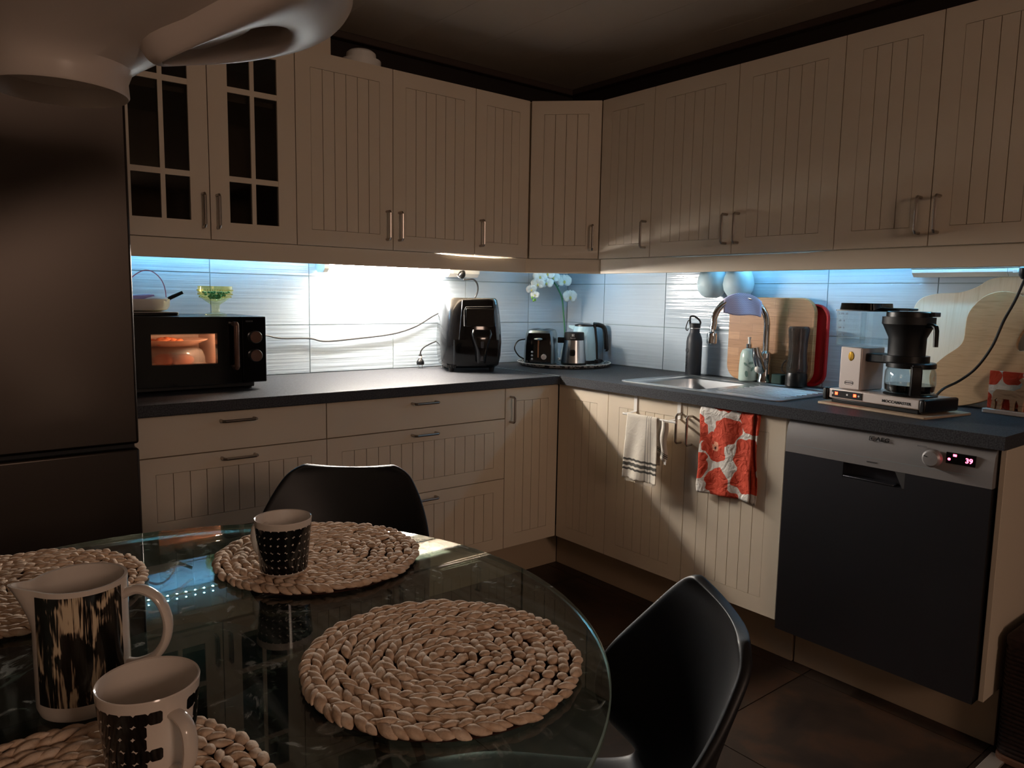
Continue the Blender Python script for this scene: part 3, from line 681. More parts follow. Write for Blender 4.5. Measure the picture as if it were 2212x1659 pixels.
MB(T(cxb, cyb, zz - 0.1495)).lathe([(0.0, 0.002), (0.03, 0.0025), (0.042, 0.001), (0.045, 0.0)], 24, cap0=False, cap1=False).build('drain', M['chrome'], s)
rb = MB()
for k in range(9):
    xx = -0.47 + k * 0.036; rb.tube([(xx, -1.58, zz + 0.0003), (xx, -1.32, zz + 0.0003)], 0.003, 6)
rb.build('drainer_ribs', M['sink'], s)
t = thing('kitchen_tap', 'tall chrome arched kitchen tap behind the sink', 'tap', T(-0.080, -1.270, WT + 0.0))
bx, by = -0.080, -1.270; wdx, wdy = -0.75, 0.66
def tp(h, z): return (bx + wdx * h, by + wdy * h, z)
MB(T(bx, by, WT + 0.0066)).lathe([(0.0275, 0), (0.0275, 0.006), (0.024, 0.012), (0.023, 0.075), (0.026, 0.09), (0.024, 0.118), (0.013, 0.128)], 24).build('base', M['chrome'], t)
R_ = 0.108
path = [tp(0, WT + 0.12), tp(0, WT + 0.18), tp(0, 1.140)] + [tp(R_ - R_ * math.cos(a), 1.140 + R_ * math.sin(a)) for a in [PI * k / 16 for k in range(1, 16)]] + [tp(2 * R_ - 0.001, 1.135), tp(2 * R_ + 0.002, 1.118)]
MB().tube(path, 0.0125, 14).build('spout', M['chrome'], t)
nx, ny, _ = tp(2 * R_ + 0.003, 0)
MB(T(nx, ny, 1.058)).lathe([(0.016, 0.0), (0.0205, 0.004), (0.0205, 0.032), (0.019, 0.044), (0.008, 0.05), (0.007, 0.06)], 20).build('aerator', M['chrome'], t)
MB().tube([(-0.098, -1.267, WT + 0.050), (-0.113, -1.263, WT + 0.082), (-0.124, -1.260, WT + 0.116), (-0.132, -1.258, WT + 0.150)], [0.019, 0.022, 0.019, 0.014], 14).build('lever', M['chrome'], t)
MB().ell((-0.124, -1.268, WT + 0.060), (0.014, 0.014, 0.014), 12, 8).build('lever_cap', M['offwhite'], t)
# purple wave cloth over the arch
cl = MB()
ax, ay = wdx, wdy; px, py = 0.66, 0.75          # along the arch, across it
def clothf(u, v):
    h = 0.03 + 0.15 * u; zt_ = 1.140 + math.sqrt(max(R_ ** 2 - (h - R_) ** 2, 0.0001)) + 0.017
    top = max(zt_, 1.232); s_ = (v - 0.45); L = 0.20 * s_
    d = math.copysign(0.014, s_) * min(1, abs(s_) / 0.06); fold = 0.004 * math.sin(u * 9 + v * 3) * min(1, abs(s_) / 0.2)
    zb = (1.184 - 0.014 * (1 - u) + 0.004 * math.sin(u * 7)) if s_ > 0 else 1.205
    z = top + (zb - top) * max(0.0, abs(s_) - 0.05) / 0.5 if abs(s_) > 0.05 else top
    off = -(d + fold)
    return (bx + ax * h + px * off, by + ay * h + py * off, z)
o = cl.grid(clothf, 16, 24).build('dishcloth', M['cloth_purple'], solid=0.002, origin=(-0.12, -1.22, 1.2)); tag(o, 'lilac wavy patterned dishcloth draped over the tap arch', 'cloth')

# ------------------------------------------------------------------ lamps under the wall units
t = thing('tube_lamp', 'lit white fluorescent lamp with sockets under the left wall cabinets', 'lamp', T(-1.43, -0.03, 1.32))
MB().box((-1.445, -0.086, 1.362), (-0.66, -0.001, 1.403)).build('housing', M['fixture'], t, bevel=0.004)
prof = [(-0.002, 1.361), (-0.002, 1.335), (-0.018, 1.322), (-0.070, 1.322), (-0.088, 1.338), (-0.088, 1.361)]
df = MB()
for k in range(6):
    (ya, za), (yb, zb_) = prof[k], prof[(k + 1) % 6]
    df.use(M['tube'] if k in (3, 4) else M['tube_low']).add([(-1.425, ya, za), (-0.83, ya, za), (-0.83, yb, zb_), (-1.425, yb, zb_)], [(0, 1, 2, 3)])
df.build('diffuser', None, t, smooth=False)
MB().loft([[(x, p[0] * 1.03, p[1]) for p in prof] for x in (-1.447, -1.4255)]).build('end_cap', M['fixture'], t, bevel=0.001)
MB().loft([[(x, p[0] * 1.03, p[1]) for p in prof] for x in (-0.8295, -0.66)]).build('socket_block', M['fixture'], t, bevel=0.001)
X = Matrix.Translation((-0.765, -0.083, 1.3325)) @ Matrix.Rotation(math.radians(50), 4, 'X')
MB(X).lathe([(0.0, -0.006), (0.017, -0.006), (0.019, 0.0), (0.021, 0.001), (0.021, -0.001)], 20, cap0=False, cap1=False).build('socket', M['white'], t)
MB().box((-0.815, -0.094, 1.339), (-0.800, -0.0907, 1.353)).build('switch', M['white'], t, bevel=0.001)
t2_ = thing('tube_lamp', 'unlit pale fluorescent fitting under the right wall cabinets over the wooden boards', 'lamp', T(-0.05, -1.83, 1.32, -90))
MB().box((-0.075, -2.19, 1.352), (-0.001, -1.81, 1.403)).build('housing', M['fixture'], t2_, bevel=0.004)
MB().loft([[(p[0] * 1.15, y, p[1] + 0.006) for p in [(-0.002, 1.345), (-0.002, 1.33), (-0.02, 1.320), (-0.05, 1.320), (-0.064, 1.334), (-0.064, 1.345)]] for y in (-2.105, -1.815)]).build('diffuser', M['white'], t2_, bevel=0.001)
MB().loft([[(p[0] * 1.15, y, p[1] + 0.006) for p in [(-0.002, 1.345), (-0.002, 1.33), (-0.02, 1.320), (-0.05, 1.320), (-0.064, 1.334), (-0.064, 1.345)]] for y in (-2.19, -2.106)]).build('switch_block', M['fixture'], t2_, bevel=0.001)
MB().box((-0.079, -2.135, 1.336), (-0.073, -2.122, 1.348)).build('switch', M['white'], t2_, bevel=0.001)
def ledstrip(label, a, b, axis, off):
    if axis == 'x': o = thing('led_strip', label, 'led strip', T(a, -off, 1.400)); mk = lambda s_, w_, z0, z1: ((s_[0], -off - w_, z0), (s_[1], -off + w_, z1))
    else: o = thing('led_strip', label, 'led strip', T(-off, a, 1.400)); mk = lambda s_, w_, z0, z1: ((-off - w_, s_[0], z0), (-off + w_, s_[1], z1))
    MB().box(*mk((a, b), 0.005, 1.4028, 1.4050)).build('tape', M['led_tape'], o, smooth=False)
    ch = MB(); n = int(abs(b - a) / 0.0333)
    for k in range(n):
        q = a + (k + 0.5) * (b - a) / n; ch.box(*mk((q - 0.0025, q + 0.0025), 0.0025, 1.4008, 1.4027))
    q = ch.build('led_chips', M['ledchip'], o, smooth=False); q['kind'] = 'stuff'
ledstrip('lit cool blue LED strip under the wall cabinets above the microwave', -2.27, -1.47, 'x', 0.062)
ledstrip('lit cool blue LED strip hidden under the corner wall cabinets', -0.46, -0.10, 'x', 0.30)
ledstrip('lit cool blue LED strip under the wall cabinets from the tap to the coffee maker', -1.06, -2.25, 'y', 0.095)

# ------------------------------------------------------------------ fridge
t = thing('fridge_freezer', 'tall dark brushed steel fridge freezer at the left of the kitchen run', 'fridge', T(-2.595, -0.36, 0))
MB().box((-2.890, -0.615, 0.03), (-2.300, -0.03, 1.985)).build('body', M['graphite'], t, bevel=0.004)
MB().box((-2.892, -0.68, 0.800), (-2.2935, -0.622, 1.985)).build('door', M['fridge'], t, bevel=0.008, segs=3)
MB().box((-2.892, -0.68, 0.06), (-2.2935, -0.622, 0.787)).build('freezer_door', M['fridge'], t, bevel=0.008, segs=3)
MB().box((-2.885, -0.655, 0.785), (-2.302, -0.625, 0.802)).build('gap_seal', M['darkrubber'], t, smooth=False)
MB().box((-2.87, -0.60, 0.0), (-2.32, -0.06, 0.03)).build('foot_rail', M['black'], t, smooth=False)

# ------------------------------------------------------------------ microwave and the things on and in it
t = microwave = thing('microwave', 'black microwave with lit window, steel handle and two dials', 'microwave', T(-2.04, -0.25, WT))
mx0, mx1, my0, my1, mz0, mz1 = -2.262, -1.8185, -0.388, -0.055, 0.925, 1.152
cx0, cx1, cz0, cz1 = -2.215, -1.955, 0.972, 1.122
mb = MB()
mb.box((mx0, my0, mz0), (cx0, my1, mz1)).box((cx1, my0, mz0), (mx1, my1, mz1)).box((cx0, my0, mz0), (cx1, my1, cz0)).box((cx0, my0, cz1), (cx1, my1, mz1)).box((cx0, -0.10, cz0), (cx1, my1, cz1))
mb.build('body', M['black'], t, smooth=False)
mb = MB(); q = 0.0008
mb.box((cx0, my0, cz0), (cx0 + q, -0.10, cz1)).box((cx1 - q, my0, cz0), (cx1, -0.10, cz1)).box((cx0, my0, cz0), (cx1, -0.10, cz0 + q)).box((cx0, my0, cz1 - q), (cx1, -0.10, cz1)).box((cx0, -0.101, cz0), (cx1, -0.10, cz1))
mb.build('cavity', M['cavity'], t, smooth=False)
wx0, wx1, wz0, wz1 = -2.1905, -1.985, 0.995, 1.0965
mb = MB(); y0, y1 = -0.412, my0 - 0.0005
mb.box((mx0, y0, mz0), (wx0, y1, mz1)).box((wx1, y0, mz0), (-1.9035, y1, mz1)).box((wx0, y0, mz0), (wx1, y1, wz0)).box((wx0, y0, wz1), (wx1, y1, mz1))
d = mb.build('door', M['blackgloss'], t, smooth=False)
MB().box((wx0, -0.400, wz0), (wx1, -0.398, wz1)).build('window', thin_glass('microwave_mesh_window', 'DCCFC8', 0.05), d, smooth=False)
th = MB()
for k in range(58):
    xx = wx0 + (k + 0.5) * (wx1 - wx0) / 58
    th.box((xx - 0.0009, -0.4095, wz1 - 0.003), (xx + 0.0009, -0.4085, wz1)).box((xx - 0.0009, -0.4095, wz0), (xx + 0.0009, -0.4085, wz0 + 0.003))
q = th.build('window_perforation', M['black'], d, smooth=False); q['kind'] = 'stuff'
MB().tube([(-1.930, -0.4125, 1.128), (-1.930, -0.438, 1.128), (-1.930, -0.441, 1.124), (-1.930, -0.441, 0.985), (-1.930, -0.438, 0.981), (-1.930, -0.4125, 0.981)], 0.0085, 12).build('handle', M['bronze'], d)
MB().box((-1.9020, y0, mz0), (mx1, y1, mz1)).build('control_panel', M['blackgloss'], t, bevel=0.003)
for zz_ in (1.082, 1.018):
    X = T(-1.858, -0.4125, zz_) @ RX90
    k = MB(X).lathe([(0.0205, 0.0), (0.0205, 0.010), (0.019, 0.012)], 28).build('dial', M['bronze'], t)
    MB(X).lathe([(0.0195, 0.0115), (0.0205, 0.0135), (0.0215, 0.0115), (0.0215, 0.0)], 28, cap0=False, cap1=False).build('dial_ring', M['alu'], k)
MB().box((mx0 + 0.012, -0.372, WT + 0.006), (mx1 - 0.03, my1 - 0.01, mz0 - 0.0003)).build('base', M['black'], t, bevel=0.003)
for fx in (-2.22, -1.868):
    for fy in (-0.36, -0.10): MB(T(fx, fy, WT + 0.0002)).lathe([(0.012, 0), (0.014, 0.0056)], 14).build('foot', M['darkrubber'], t)
lb = bpy.data.lights.new('microwave_bulb', 'POINT'); lb.energy = 0.45; lb.color = (1.0, 0.76, 0.58); lb.shadow_soft_size = 0.012
lo = bpy.data.objects.new('microwave_bulb', lb); COL.objects.link(lo); lo.location = (-1.99, -0.372, 1.112)
text('lettering', 'SENSOR', 0.007, T(-1.889, -0.4126, 1.136) @ RX90, M['greyprint'], t)
MX, MY = -2.085, -0.245
o = thing('turntable_plate', 'glass turntable plate inside the lit microwave', 'plate', T(MX, MY, cz0 + 0.001))
MB(T(MX, MY, cz0 + 0.001)).lathe([(0.05, 0), (0.115, 0.002), (0.122, 0.008), (0.119, 0.009), (0.11, 0.005), (0.0, 0.005)], 36, cap1=False).build('dish', M['plate'], o)
o = MB(T(MX, MY, cz0 + 0.0065))
for (dx, dy, r, h) in ((-0.035, -0.02, 0.032, 0.036), (0.025, -0.025, 0.036, 0.034), (0.0, 0.03, 0.034, 0.032), (0.05, 0.015, 0.026, 0.028)): o.ell((dx, dy, h * 0.62), (r, r * 0.85, h * 0.62), 14, 8)
tag(o.build('food_helping', M['food'], origin=(MX, MY, cz0)), 'orange food under the clear cover inside the microwave', 'food')
o = thing('food_cover', 'clear plastic dome covering food inside the microwave', 'cover', T(MX, MY, cz0 + 0.007))
MB(T(MX, MY, cz0 + 0.0068)).lathe([(0.106, 0.0), (0.104, 0.03), (0.096, 0.052), (0.08, 0.064), (0.04, 0.068), (0.0, 0.068)], 40, cap0=False, cap1=False).build('dome', M['dome'], o)
o = thing('dinner_plate', 'pale plate of orange food stacked on the clear cover in the microwave', 'plate', T(MX, MY, cz0 + 0.076))
MB(T(MX, MY, cz0 + 0.0755)).lathe([(0.05, 0), (0.07, 0.002), (0.112, 0.020), (0.115, 0.023), (0.111, 0.023), (0.07, 0.006), (0.0, 0.005)], 40, cap1=False).build('dish', M['plate'], o)
m_ = MB(T(MX, MY, cz0 + 0.081))
for k in range(26):
    a = random.uniform(0, 2 * PI); r = random.uniform(0, 0.055); m_.ell((r * math.cos(a) - 0.02, r * math.sin(a) - 0.01, 0.008 + 0.012 * (1 - r / 0.06) * random.random()), (0.014, 0.012, 0.011), 8, 5)
q = m_.build('food', M['food'], o); q['kind'] = 'stuff'
# pan with packets and a pink basket handle on a dark slab at the left
o = thing('kitchen_scale', 'thin black glass slab lying on the microwave under the white pan', 'scale', T(-2.165, -0.23, mz1))
MB(T(-2.165, -0.235, mz1 + 0.0005)).prism(rrect(0.175, 0.17, 0.012), 0, 0.010).build('body', M['slab'], o, bevel=0.002)
MB(T(-2.165, -0.235, mz1 + 0.0107)).prism(rrect(0.175, 0.17, 0.012), 0, 0.0025).build('top_plate', M['scale_edge'], o)
PZ = mz1 + 0.0137
o = thing('saute_pan', 'low white pan on the microwave with pale packets in it', 'pan', T(-2.185, -0.235, PZ))
MB(T(-2.185, -0.235, PZ)).lathe([(0.0, 0), (0.068, 0), (0.088, 0.006), (0.0965, 0.018), (0.0985, 0.042), (0.096, 0.042), (0.093, 0.02), (0.08, 0.006), (0.0, 0.004)], 40, cap0=False, cap1=False).build('bowl', M['offwhite'], o)
MB().tube([(-2.102, -0.265, PZ + 0.040), (-2.085, -0.272, PZ + 0.05), (-2.055, -0.285, PZ + 0.066)], [0.006, 0.0065, 0.0055], 10).build('handle', M['flaskprint'], o)
pk = MB(T(-2.125, -0.27, PZ + 0.044, -20)); pk.grid(lambda u, v: (-0.045 + 0.07 * u, -0.035 + 0.07 * v, 0.006 * math.sin(3 * u) - 0.010 * (v - 0.6) ** 2 - (0.016 * max(0, 0.35 - v))), 6, 6)
tag(pk.build('paper_packet', M['paper'], solid=0.002, origin=(-2.125, -0.27, PZ + 0.044)), 'white paper packet hanging over the rim of the white pan', 'packet')
pk = MB(T(-2.185, -0.25, PZ + 0.038, 15)); pk.loft([[(-0.045, -0.025, 0), (0.045, -0.025, 0), (0.045, 0.025, 0), (-0.045, 0.025, 0)], [(-0.04, -0.022, 0.014), (0.042, -0.022, 0.019), (0.042, 0.022, 0.02), (-0.04, 0.022, 0.015)]])
tag(pk.build('paper_packet', mat('purple_packet', '8A7FB8', 0.5), bevel=0.002, origin=(-2.185, -0.25, PZ + 0.038)), 'purple packet lying inside the white pan', 'packet')
bk = thing('basket_strap', 'pink bent loop handle rising behind the white pan', 'strap', T(-2.16, -0.2, PZ))
MB().strip(smooth_path([(-2.262, -0.16, PZ + 0.03), (-2.225, -0.165, PZ + 0.075), (-2.17, -0.175, PZ + 0.128), (-2.135, -0.18, PZ + 0.138), (-2.105, -0.185, PZ + 0.118), (-2.088, -0.19, PZ + 0.078), (-2.084, -0.19, PZ + 0.005)], 8), (0.25, 1, 0.0), 0.016, 0.003).build('loop', M['pink'], bk)
o = thing('footed_dessert_glass', 'yellow pressed glass dessert bowl with teal sweets on the microwave', 'glass', T(-1.937, -0.25, mz1))
GX = T(-1.937, -0.25, mz1 + 0.0006)
MB(GX).lathe([(0.0, 0.0), (0.037, 0.0), (0.038, 0.004), (0.03, 0.007), (0.016, 0.010), (0.0135, 0.014), (0.014, 0.034), (0.018, 0.039), (0.034, 0.050), (0.052, 0.064), (0.0585, 0.080), (0.0585, 0.102), (0.0560, 0.102), (0.0555, 0.082), (0.049, 0.067), (0.030, 0.054), (0.0, 0.047)], 36, cap0=False, cap1=False).build('bowl', M['yellowglass'], o)
bd = MB(GX)
for z_, r_ in ((0.088, 0.0588), (0.074, 0.057), (0.064, 0.0525)):
    for k in range(44): a = 2 * PI * k / 44; bd.ell((r_ * math.cos(a), r_ * math.sin(a), z_), (0.0026, 0.0026, 0.0026), 6, 4)
q = bd.build('beading', M['yellowglass'], o); q['kind'] = 'stuff'
sw = MB(GX)
for k in range(70):
    a = random.uniform(0, 2 * PI); zz_ = random.uniform(0.060, 0.082); r = random.uniform(0, 1) ** 0.5 * (0.022 + (zz_ - 0.058) * 1.05); sw.ell((r * math.cos(a), r * math.sin(a), zz_), (0.006, 0.005, 0.004), 6, 4)
q = sw.build('sweets', M['candy'], origin=(-1.937, -0.25, mz1 + 0.06)); q['kind'] = 'stuff'; tag(q, 'teal sweets filling the yellow dessert glass', 'sweets')

def cord(parent, pts, r=0.0033, m='black', sub=8):
    return MB().tube(smooth_path(pts, sub), r, 8).build('cord', M[m], parent)
cord(microwave, [(-1.82, -0.10, 1.085), (-1.74, -0.05, 1.075), (-1.667, -0.02, 1.063), (-1.604, -0.012, 1.050), (-1.484, -0.010, 1.047), (-1.411, -0.010, 1.033), (-1.271, -0.010, 1.041), (-1.087, -0.010, 1.058), (-0.965, -0.010, 1.090), (-0.868, -0.014, 1.140), (-0.80, -0.03, 1.17)])

# ------------------------------------------------------------------ air fryer
t = thing('air_fryer', 'tall black air fryer with basket handle left of the corner', 'air fryer', T(-0.80, -0.24, WT, -18))
AX = T(-0.803, -0.205, WT, -26) @ Matrix.Diagonal((1.07, 1.07, 1, 1))
def frs(wd_, dp, cy, z, r): return [(p[0], p[1], z) for p in rrect(wd_, dp, r, 6, 0, cy)]
rings = [frs(0.215, 0.22, 0, 0.018, 0.06), frs(0.240, 0.245, 0, 0.028, 0.07), frs(0.255, 0.262, 0, 0.07, 0.075), frs(0.262, 0.268, 0, 0.13, 0.08), frs(0.256, 0.260, 0, 0.20, 0.08), frs(0.242, 0.245, 0, 0.27, 0.075), frs(0.226, 0.228, 0, 0.318, 0.07), frs(0.21, 0.212, 0, 0.327, 0.062)]
MB(AX).loft(rings).build('body', mat('fryer_black', '0D0D0F', 0.22, coat=0.5), t)
MB(AX).loft([[(p[0], p[1] * 1.0, z) for p in rrect(0.150 * k, 0.014, 0.006, 3, 0.018, y)] for z, y, k in ((0.14, -0.132, 1.08), (0.20, -0.1285, 1.02), (0.27, -0.121, 0.94), (0.316, -0.1125, 0.88))]).build('front_panel', M['blackgloss'], t)
def fy(z): return -0.1335 + (0.0 if z < 0.14 else (z - 0.14) ** 2 * 0.62)
MB(AX).tube([(-0.040, fy(0.20) - 0.006, 0.205), (-0.040, fy(0.285) - 0.006, 0.272), (-0.033, fy(0.29) - 0.006, 0.287), (0.075, fy(0.29) - 0.005, 0.290)], 0.0022, 8).build('display_trim', M['greyprint'], t)
MB(AX).box((-0.034, fy(0.24) - 0.0085, 0.202), (0.085, fy(0.24) + 0.004, 0.282)).build('display', M['blackgloss'], t, bevel=0.003)
MB(AX).loft([[(p[0], p[1], z) for p in rrect(0.19, 0.02, 0.009, 4, 0.012, y)] for z, y in ((0.035, -0.122), (0.08, -0.1295), (0.145, -0.1295))]).build('basket_front', M['blackgloss'], t)
hd = MB(AX); hd.loft([[(p[0], p[1], z) for p in rrect(w_, dpt, 0.014, 5, 0.028, y)] for z, w_, dpt, y in ((0.045, 0.036, 0.03, -0.152), (0.10, 0.046, 0.036, -0.157), (0.150, 0.075, 0.042, -0.153), (0.172, 0.085, 0.045, -0.148), (0.19, 0.078, 0.04, -0.142))]); hd.build('basket_handle', M['blackgloss'], t)
MB(AX).loft([[(p[0], p[1], z) for p in rrect(0.012, 0.004, 0.0015, 2, 0.028, y)] for z, y in ((0.055, -0.1675), (0.14, -0.1755))]).build('handle_trim', M['graphite'], t)
vg = MB(AX)
for k in range(9): vg.box((-0.124 + 0.006 * k, -0.10 - 0.0035 * k, 0.019), (-0.121 + 0.006 * k, -0.095 - 0.0035 * k, 0.032))
q = vg.build('vents', M['darkrubber'], t); q['kind'] = 'stuff'
for a_, b_ in ((-0.085, -0.085), (0.085, -0.085), (-0.085, 0.085), (0.085, 0.085)): MB(AX @ T(a_, b_, 0.0003)).lathe([(0.010, 0), (0.013, 0.024)], 12).build('foot', M['darkrubber'], t)
MB(AX).box((0.035, -0.1115, 0.303), (0.070, -0.106, 0.308)).build('badge', M['alu'], t, smooth=False)
o = thing('mains_plug', 'black mains plug in the lamp socket with its cord into the air fryer', 'plug', T(-0.757, -0.062, 1.34))
MB(Matrix.Translation((-0.765, -0.086, 1.328)) @ Matrix.Rotation(math.radians(50), 4, 'X')).lathe([(0.0175, 0.0), (0.018, 0.012), (0.012, 0.024), (0.008, 0.03)], 18).build('plug_body', M['black'], o)
MB().tube(smooth_path([(-0.765, -0.107, 1.311), (-0.74, -0.112, 1.312), (-0.700, -0.100, 1.312), (-0.668, -0.085, 1.290), (-0.655, -0.068, 1.255), (-0.665, -0.055, 1.222), (-0.70, -0.055, 1.19), (-0.735, -0.06, 1.15), (-0.745, -0.07, 1.10)], 8), 0.0042, 8).build('cord', M['graphite'], o)
o = thing('mains_plug', 'loose black mains plug dangling above the worktop left of the air fryer', 'plug', T(-0.958, -0.04, WT + 0.03))
MB(T(-0.958, -0.042, WT + 0.0165)).lathe([(0.017, 0.0), (0.0185, 0.008), (0.016, 0.018), (0.009, 0.026), (0.008, 0.042), (0.004, 0.05)], 18).build('plug_body', M['black'], o)
MB(T(-0.958, -0.042, WT + 0.044)).lathe([(0.0088, 0.0), (0.0088, 0.012)], 14).build('collar', M['white'], o)
for dx in (-0.0095, 0.0095): MB(T(-0.958 + dx, -0.042, WT + 0.0008)).lathe([(0.002, 0.0), (0.0024, 0.002), (0.0024, 0.0157)], 10).build('pin', M['alu'], o)
MB().tube(smooth_path([(-0.958, -0.042, WT + 0.066), (-0.953, -0.042, WT + 0.082), (-0.935, -0.042, WT + 0.098), (-0.905, -0.045, WT + 0.112), (-0.872, -0.05, WT + 0.124), (-0.85, -0.06, WT + 0.13)], 6), 0.0032, 8).build('cord', M['black'], o)

# ------------------------------------------------------------------ tray in the corner with toaster, blender base, kettle, orchid
TX, TY = -0.250, -0.252
o = thing('serving_tray', 'large round patterned serving tray in the corner under the small appliances', 'tray', T(TX, TY, WT))
MB(T(TX, TY, WT + 0.0005)).lathe([(0.0, 0), (0.205, 0.0), (0.222, 0.005), (0.232, 0.016), (0.2295, 0.017), (0.219, 0.0085), (0.203, 0.0045), (0.0, 0.0045)], 64, cap0=False, cap1=False).build('dish', M['tray'], o)
MB(T(TX, TY, WT + 0.0005)).lathe([(0.2290, 0.0155), (0.2335, 0.0155), (0.2335, 0.0185), (0.2290, 0.0185), (0.2290, 0.0155)], 64, cap0=False, cap1=False).build('rim', M['whiteprint'], o)
TZ = WT + 0.0053
# toaster
KX = T(-0.339, -0.181, TZ, -50) @ Matrix.Diagonal((1, 0.86, 1, 1))
t = thing('toaster', 'black toaster with slot lever, three buttons and a dial on the corner tray', 'toaster', KX)
def tr(w0, d0, z, r): return [(p[0], p[1], z) for p in rrect(w0, d0, r, 5)]
MB(KX).loft([tr(0.150, 0.215, 0.008, 0.035), tr(0.154, 0.22, 0.016, 0.04), tr(0.150, 0.215, 0.09, 0.04), tr(0.140, 0.205, 0.150, 0.04), tr(0.126, 0.19, 0.168, 0.038), tr(0.10, 0.165, 0.173, 0.03)]).build('body', M['toaster_side'], t)
MB(KX).loft([[(p[0], p[1], z) for p in rrect(w_, 0.012, 0.005, 3, 0, y)] for z, w_, y in ((0.010, 0.128, -0.1085), (0.09, 0.126, -0.1065), (0.135, 0.118, -0.1035), (0.156, 0.108, -0.098))]).build('face', M['blackgloss'], t)
for dx in (-0.026, 0.026): MB(KX).box((dx - 0.012, -0.07, 0.1725), (dx + 0.012, 0.07, 0.1740)).build('slot', M['black'], t, bevel=0.0005)
MB(KX).loft([[(p[0], -0.1100, 0.028 + p[1] + 0.053) for p in rrect(0.0075, 0.098, 0.0035, 4)], [(p[0], -0.1138, 0.028 + p[1] + 0.053) for p in rrect(0.0065, 0.097, 0.003, 4)]]).build('lever_slot', M['copper'], t)
MB(KX).ell((0, -0.121, 0.128), (0.0215, 0.011, 0.0065), 18, 8).build('lever', M['alu'], t)
for k in range(3): MB(KX).ell((-0.030, -0.1150, 0.030 + 0.017 * k), (0.0055, 0.003, 0.0055), 12, 6).build('button', M['alu'], t)
X = KX @ Matrix.Translation((0.028, -0.1128, 0.042)) @ RX90
MB(X).lathe([(0.0135, 0), (0.0135, 0.007), (0.012, 0.009)], 20).build('dial', M['coffee_metal'], t)
MB().tube(smooth_path([(-0.360, -0.08, TZ + 0.015), (-0.398, -0.075, TZ + 0.035), (-0.425, -0.075, TZ + 0.075), (-0.405, -0.08, TZ + 0.11), (-0.365, -0.10, TZ + 0.12)], 8), 0.0035, 8).build('cord', M['black'], t)
# blender base
KX = T(-0.226, -0.297, TZ, -50)
t = thing('smoothie_blender', 'steel and black cone shaped blender base in front on the corner tray', 'blender', KX)
MB(KX).lathe([(0.062, 0.0005), (0.064, 0.004), (0.064, 0.011)], 40).build('foot_ring', M['black'], t)
MB(KX).lathe([(0.063, 0.0115), (0.062, 0.02), (0.050, 0.122)], 40, cap0=False, cap1=False).build('cone', M['steel'], t)
MB(KX).lathe([(0.0505, 0.1222), (0.0485, 0.158), (0.046, 0.161), (0.0, 0.161)], 40, cap0=True, cap1=False).build('collar', M['blackmatte'], t)
X = KX @ Matrix.Translation((0, -0.0602, 0.062)) @ Matrix.Rotation(math.radians(83), 4, 'X')
MB(X).prism(rrect(0.028, 0.031, 0.009), -0.004, 0.003).build('switch_plate', M['black'], t, bevel=0.001)
MB(X).prism(rrect(0.017, 0.018, 0.005), 0.003, 0.006).build('switch', M['blackgloss'], t, bevel=0.001)
X = KX @ Matrix.Translation((0, -0.0503, 0.1475)) @ Matrix.Rotation(math.radians(87), 4, 'X')
e_ = MB(X)
e_.box((-0.0065, -0.0065, 0), (0.0065, -0.0055, 0.0006)).box((-0.0065, 0.0055, 0), (0.0065, 0.0065, 0.0006)).box((-0.0065, -0.0055, 0), (-0.0055, 0.0055, 0.0006)).box((0.0055, -0.0055, 0), (0.0065, 0.0055, 0.0006))
e_.prism(arc(0, 0, 0.0045, 90, 270, 10) , 0, 0.0006).prism([(0.0002, -0.0042), (0.003, -0.0015), (0.003, 0.0015), (0.0002, 0.0042)], 0, 0.0006)
e_.build('emblem', M['whiteprint'], t, smooth=False)
text('lettering', 'Electrolux', 0.0062, KX @ Matrix.Translation((0, -0.0512, 0.1335)) @ Matrix.Rotation(math.radians(87), 4, 'X'), M['whiteprint'], t, align='CENTER')
MB().tube(smooth_path([(-0.205, -0.255, TZ + 0.012), (-0.175, -0.31, TZ + 0.006), (-0.15, -0.345, TZ + 0.006), (-0.12, -0.35, TZ + 0.006), (-0.095, -0.335, TZ + 0.008)], 8), 0.0035, 8).build('cord', M['black'], t)
MB(T(-0.098, -0.342, TZ + 0.004, 20)).box((-0.025, -0.011, 0), (0.015, 0.011, 0.02)).build('plug', M['black'], t, bevel=0.004)
MB(KX @ T(-0.062, 0.022, 0.105)).box((-0.022, -0.012, 0), (0.012, 0.012, 0.028)).build('spout_cap', M['black'], t, bevel=0.003)
# kettle
KX = T(-0.097, -0.234, TZ, -50)
t = thing('kettle', 'pale blue jug kettle with black handle on the corner tray', 'kettle', KX)
MB(KX).lathe([(0.060, 0.0005), (0.062, 0.004), (0.060, 0.014)], 36).build('power_base', M['black'], t)
MB(KX).lathe([(0.068, 0.0145), (0.0685, 0.02), (0.064, 0.10), (0.055, 0.175), (0.050, 0.186)], 36).build('jug', M['kettle'], t)
MB(KX).lathe([(0.0505, 0.1862), (0.049, 0.194), (0.03, 0.199), (0.0, 0.200)], 32, cap1=False).build('lid', M['black'], t)
MB(KX).loft([[(-0.078, -0.002, 0.178), (-0.046, -0.018, 0.165), (-0.046, 0.018, 0.165)], [(-0.080, -0.001, 0.190), (-0.045, -0.022, 0.190), (-0.045, 0.022, 0.190)]]).build('spout', M['kettle'], t)
hp = smooth_path([(0.046, 0, 0.196), (0.075, 0, 0.194), (0.098, 0, 0.184), (0.107, 0, 0.160), (0.112, 0, 0.12), (0.116, 0, 0.075), (0.115, 0, 0.07)], 6)
MB(KX).tube([(a, b, c) for a, b, c in hp], 0.0115, 10).build('handle', M['black'], t)
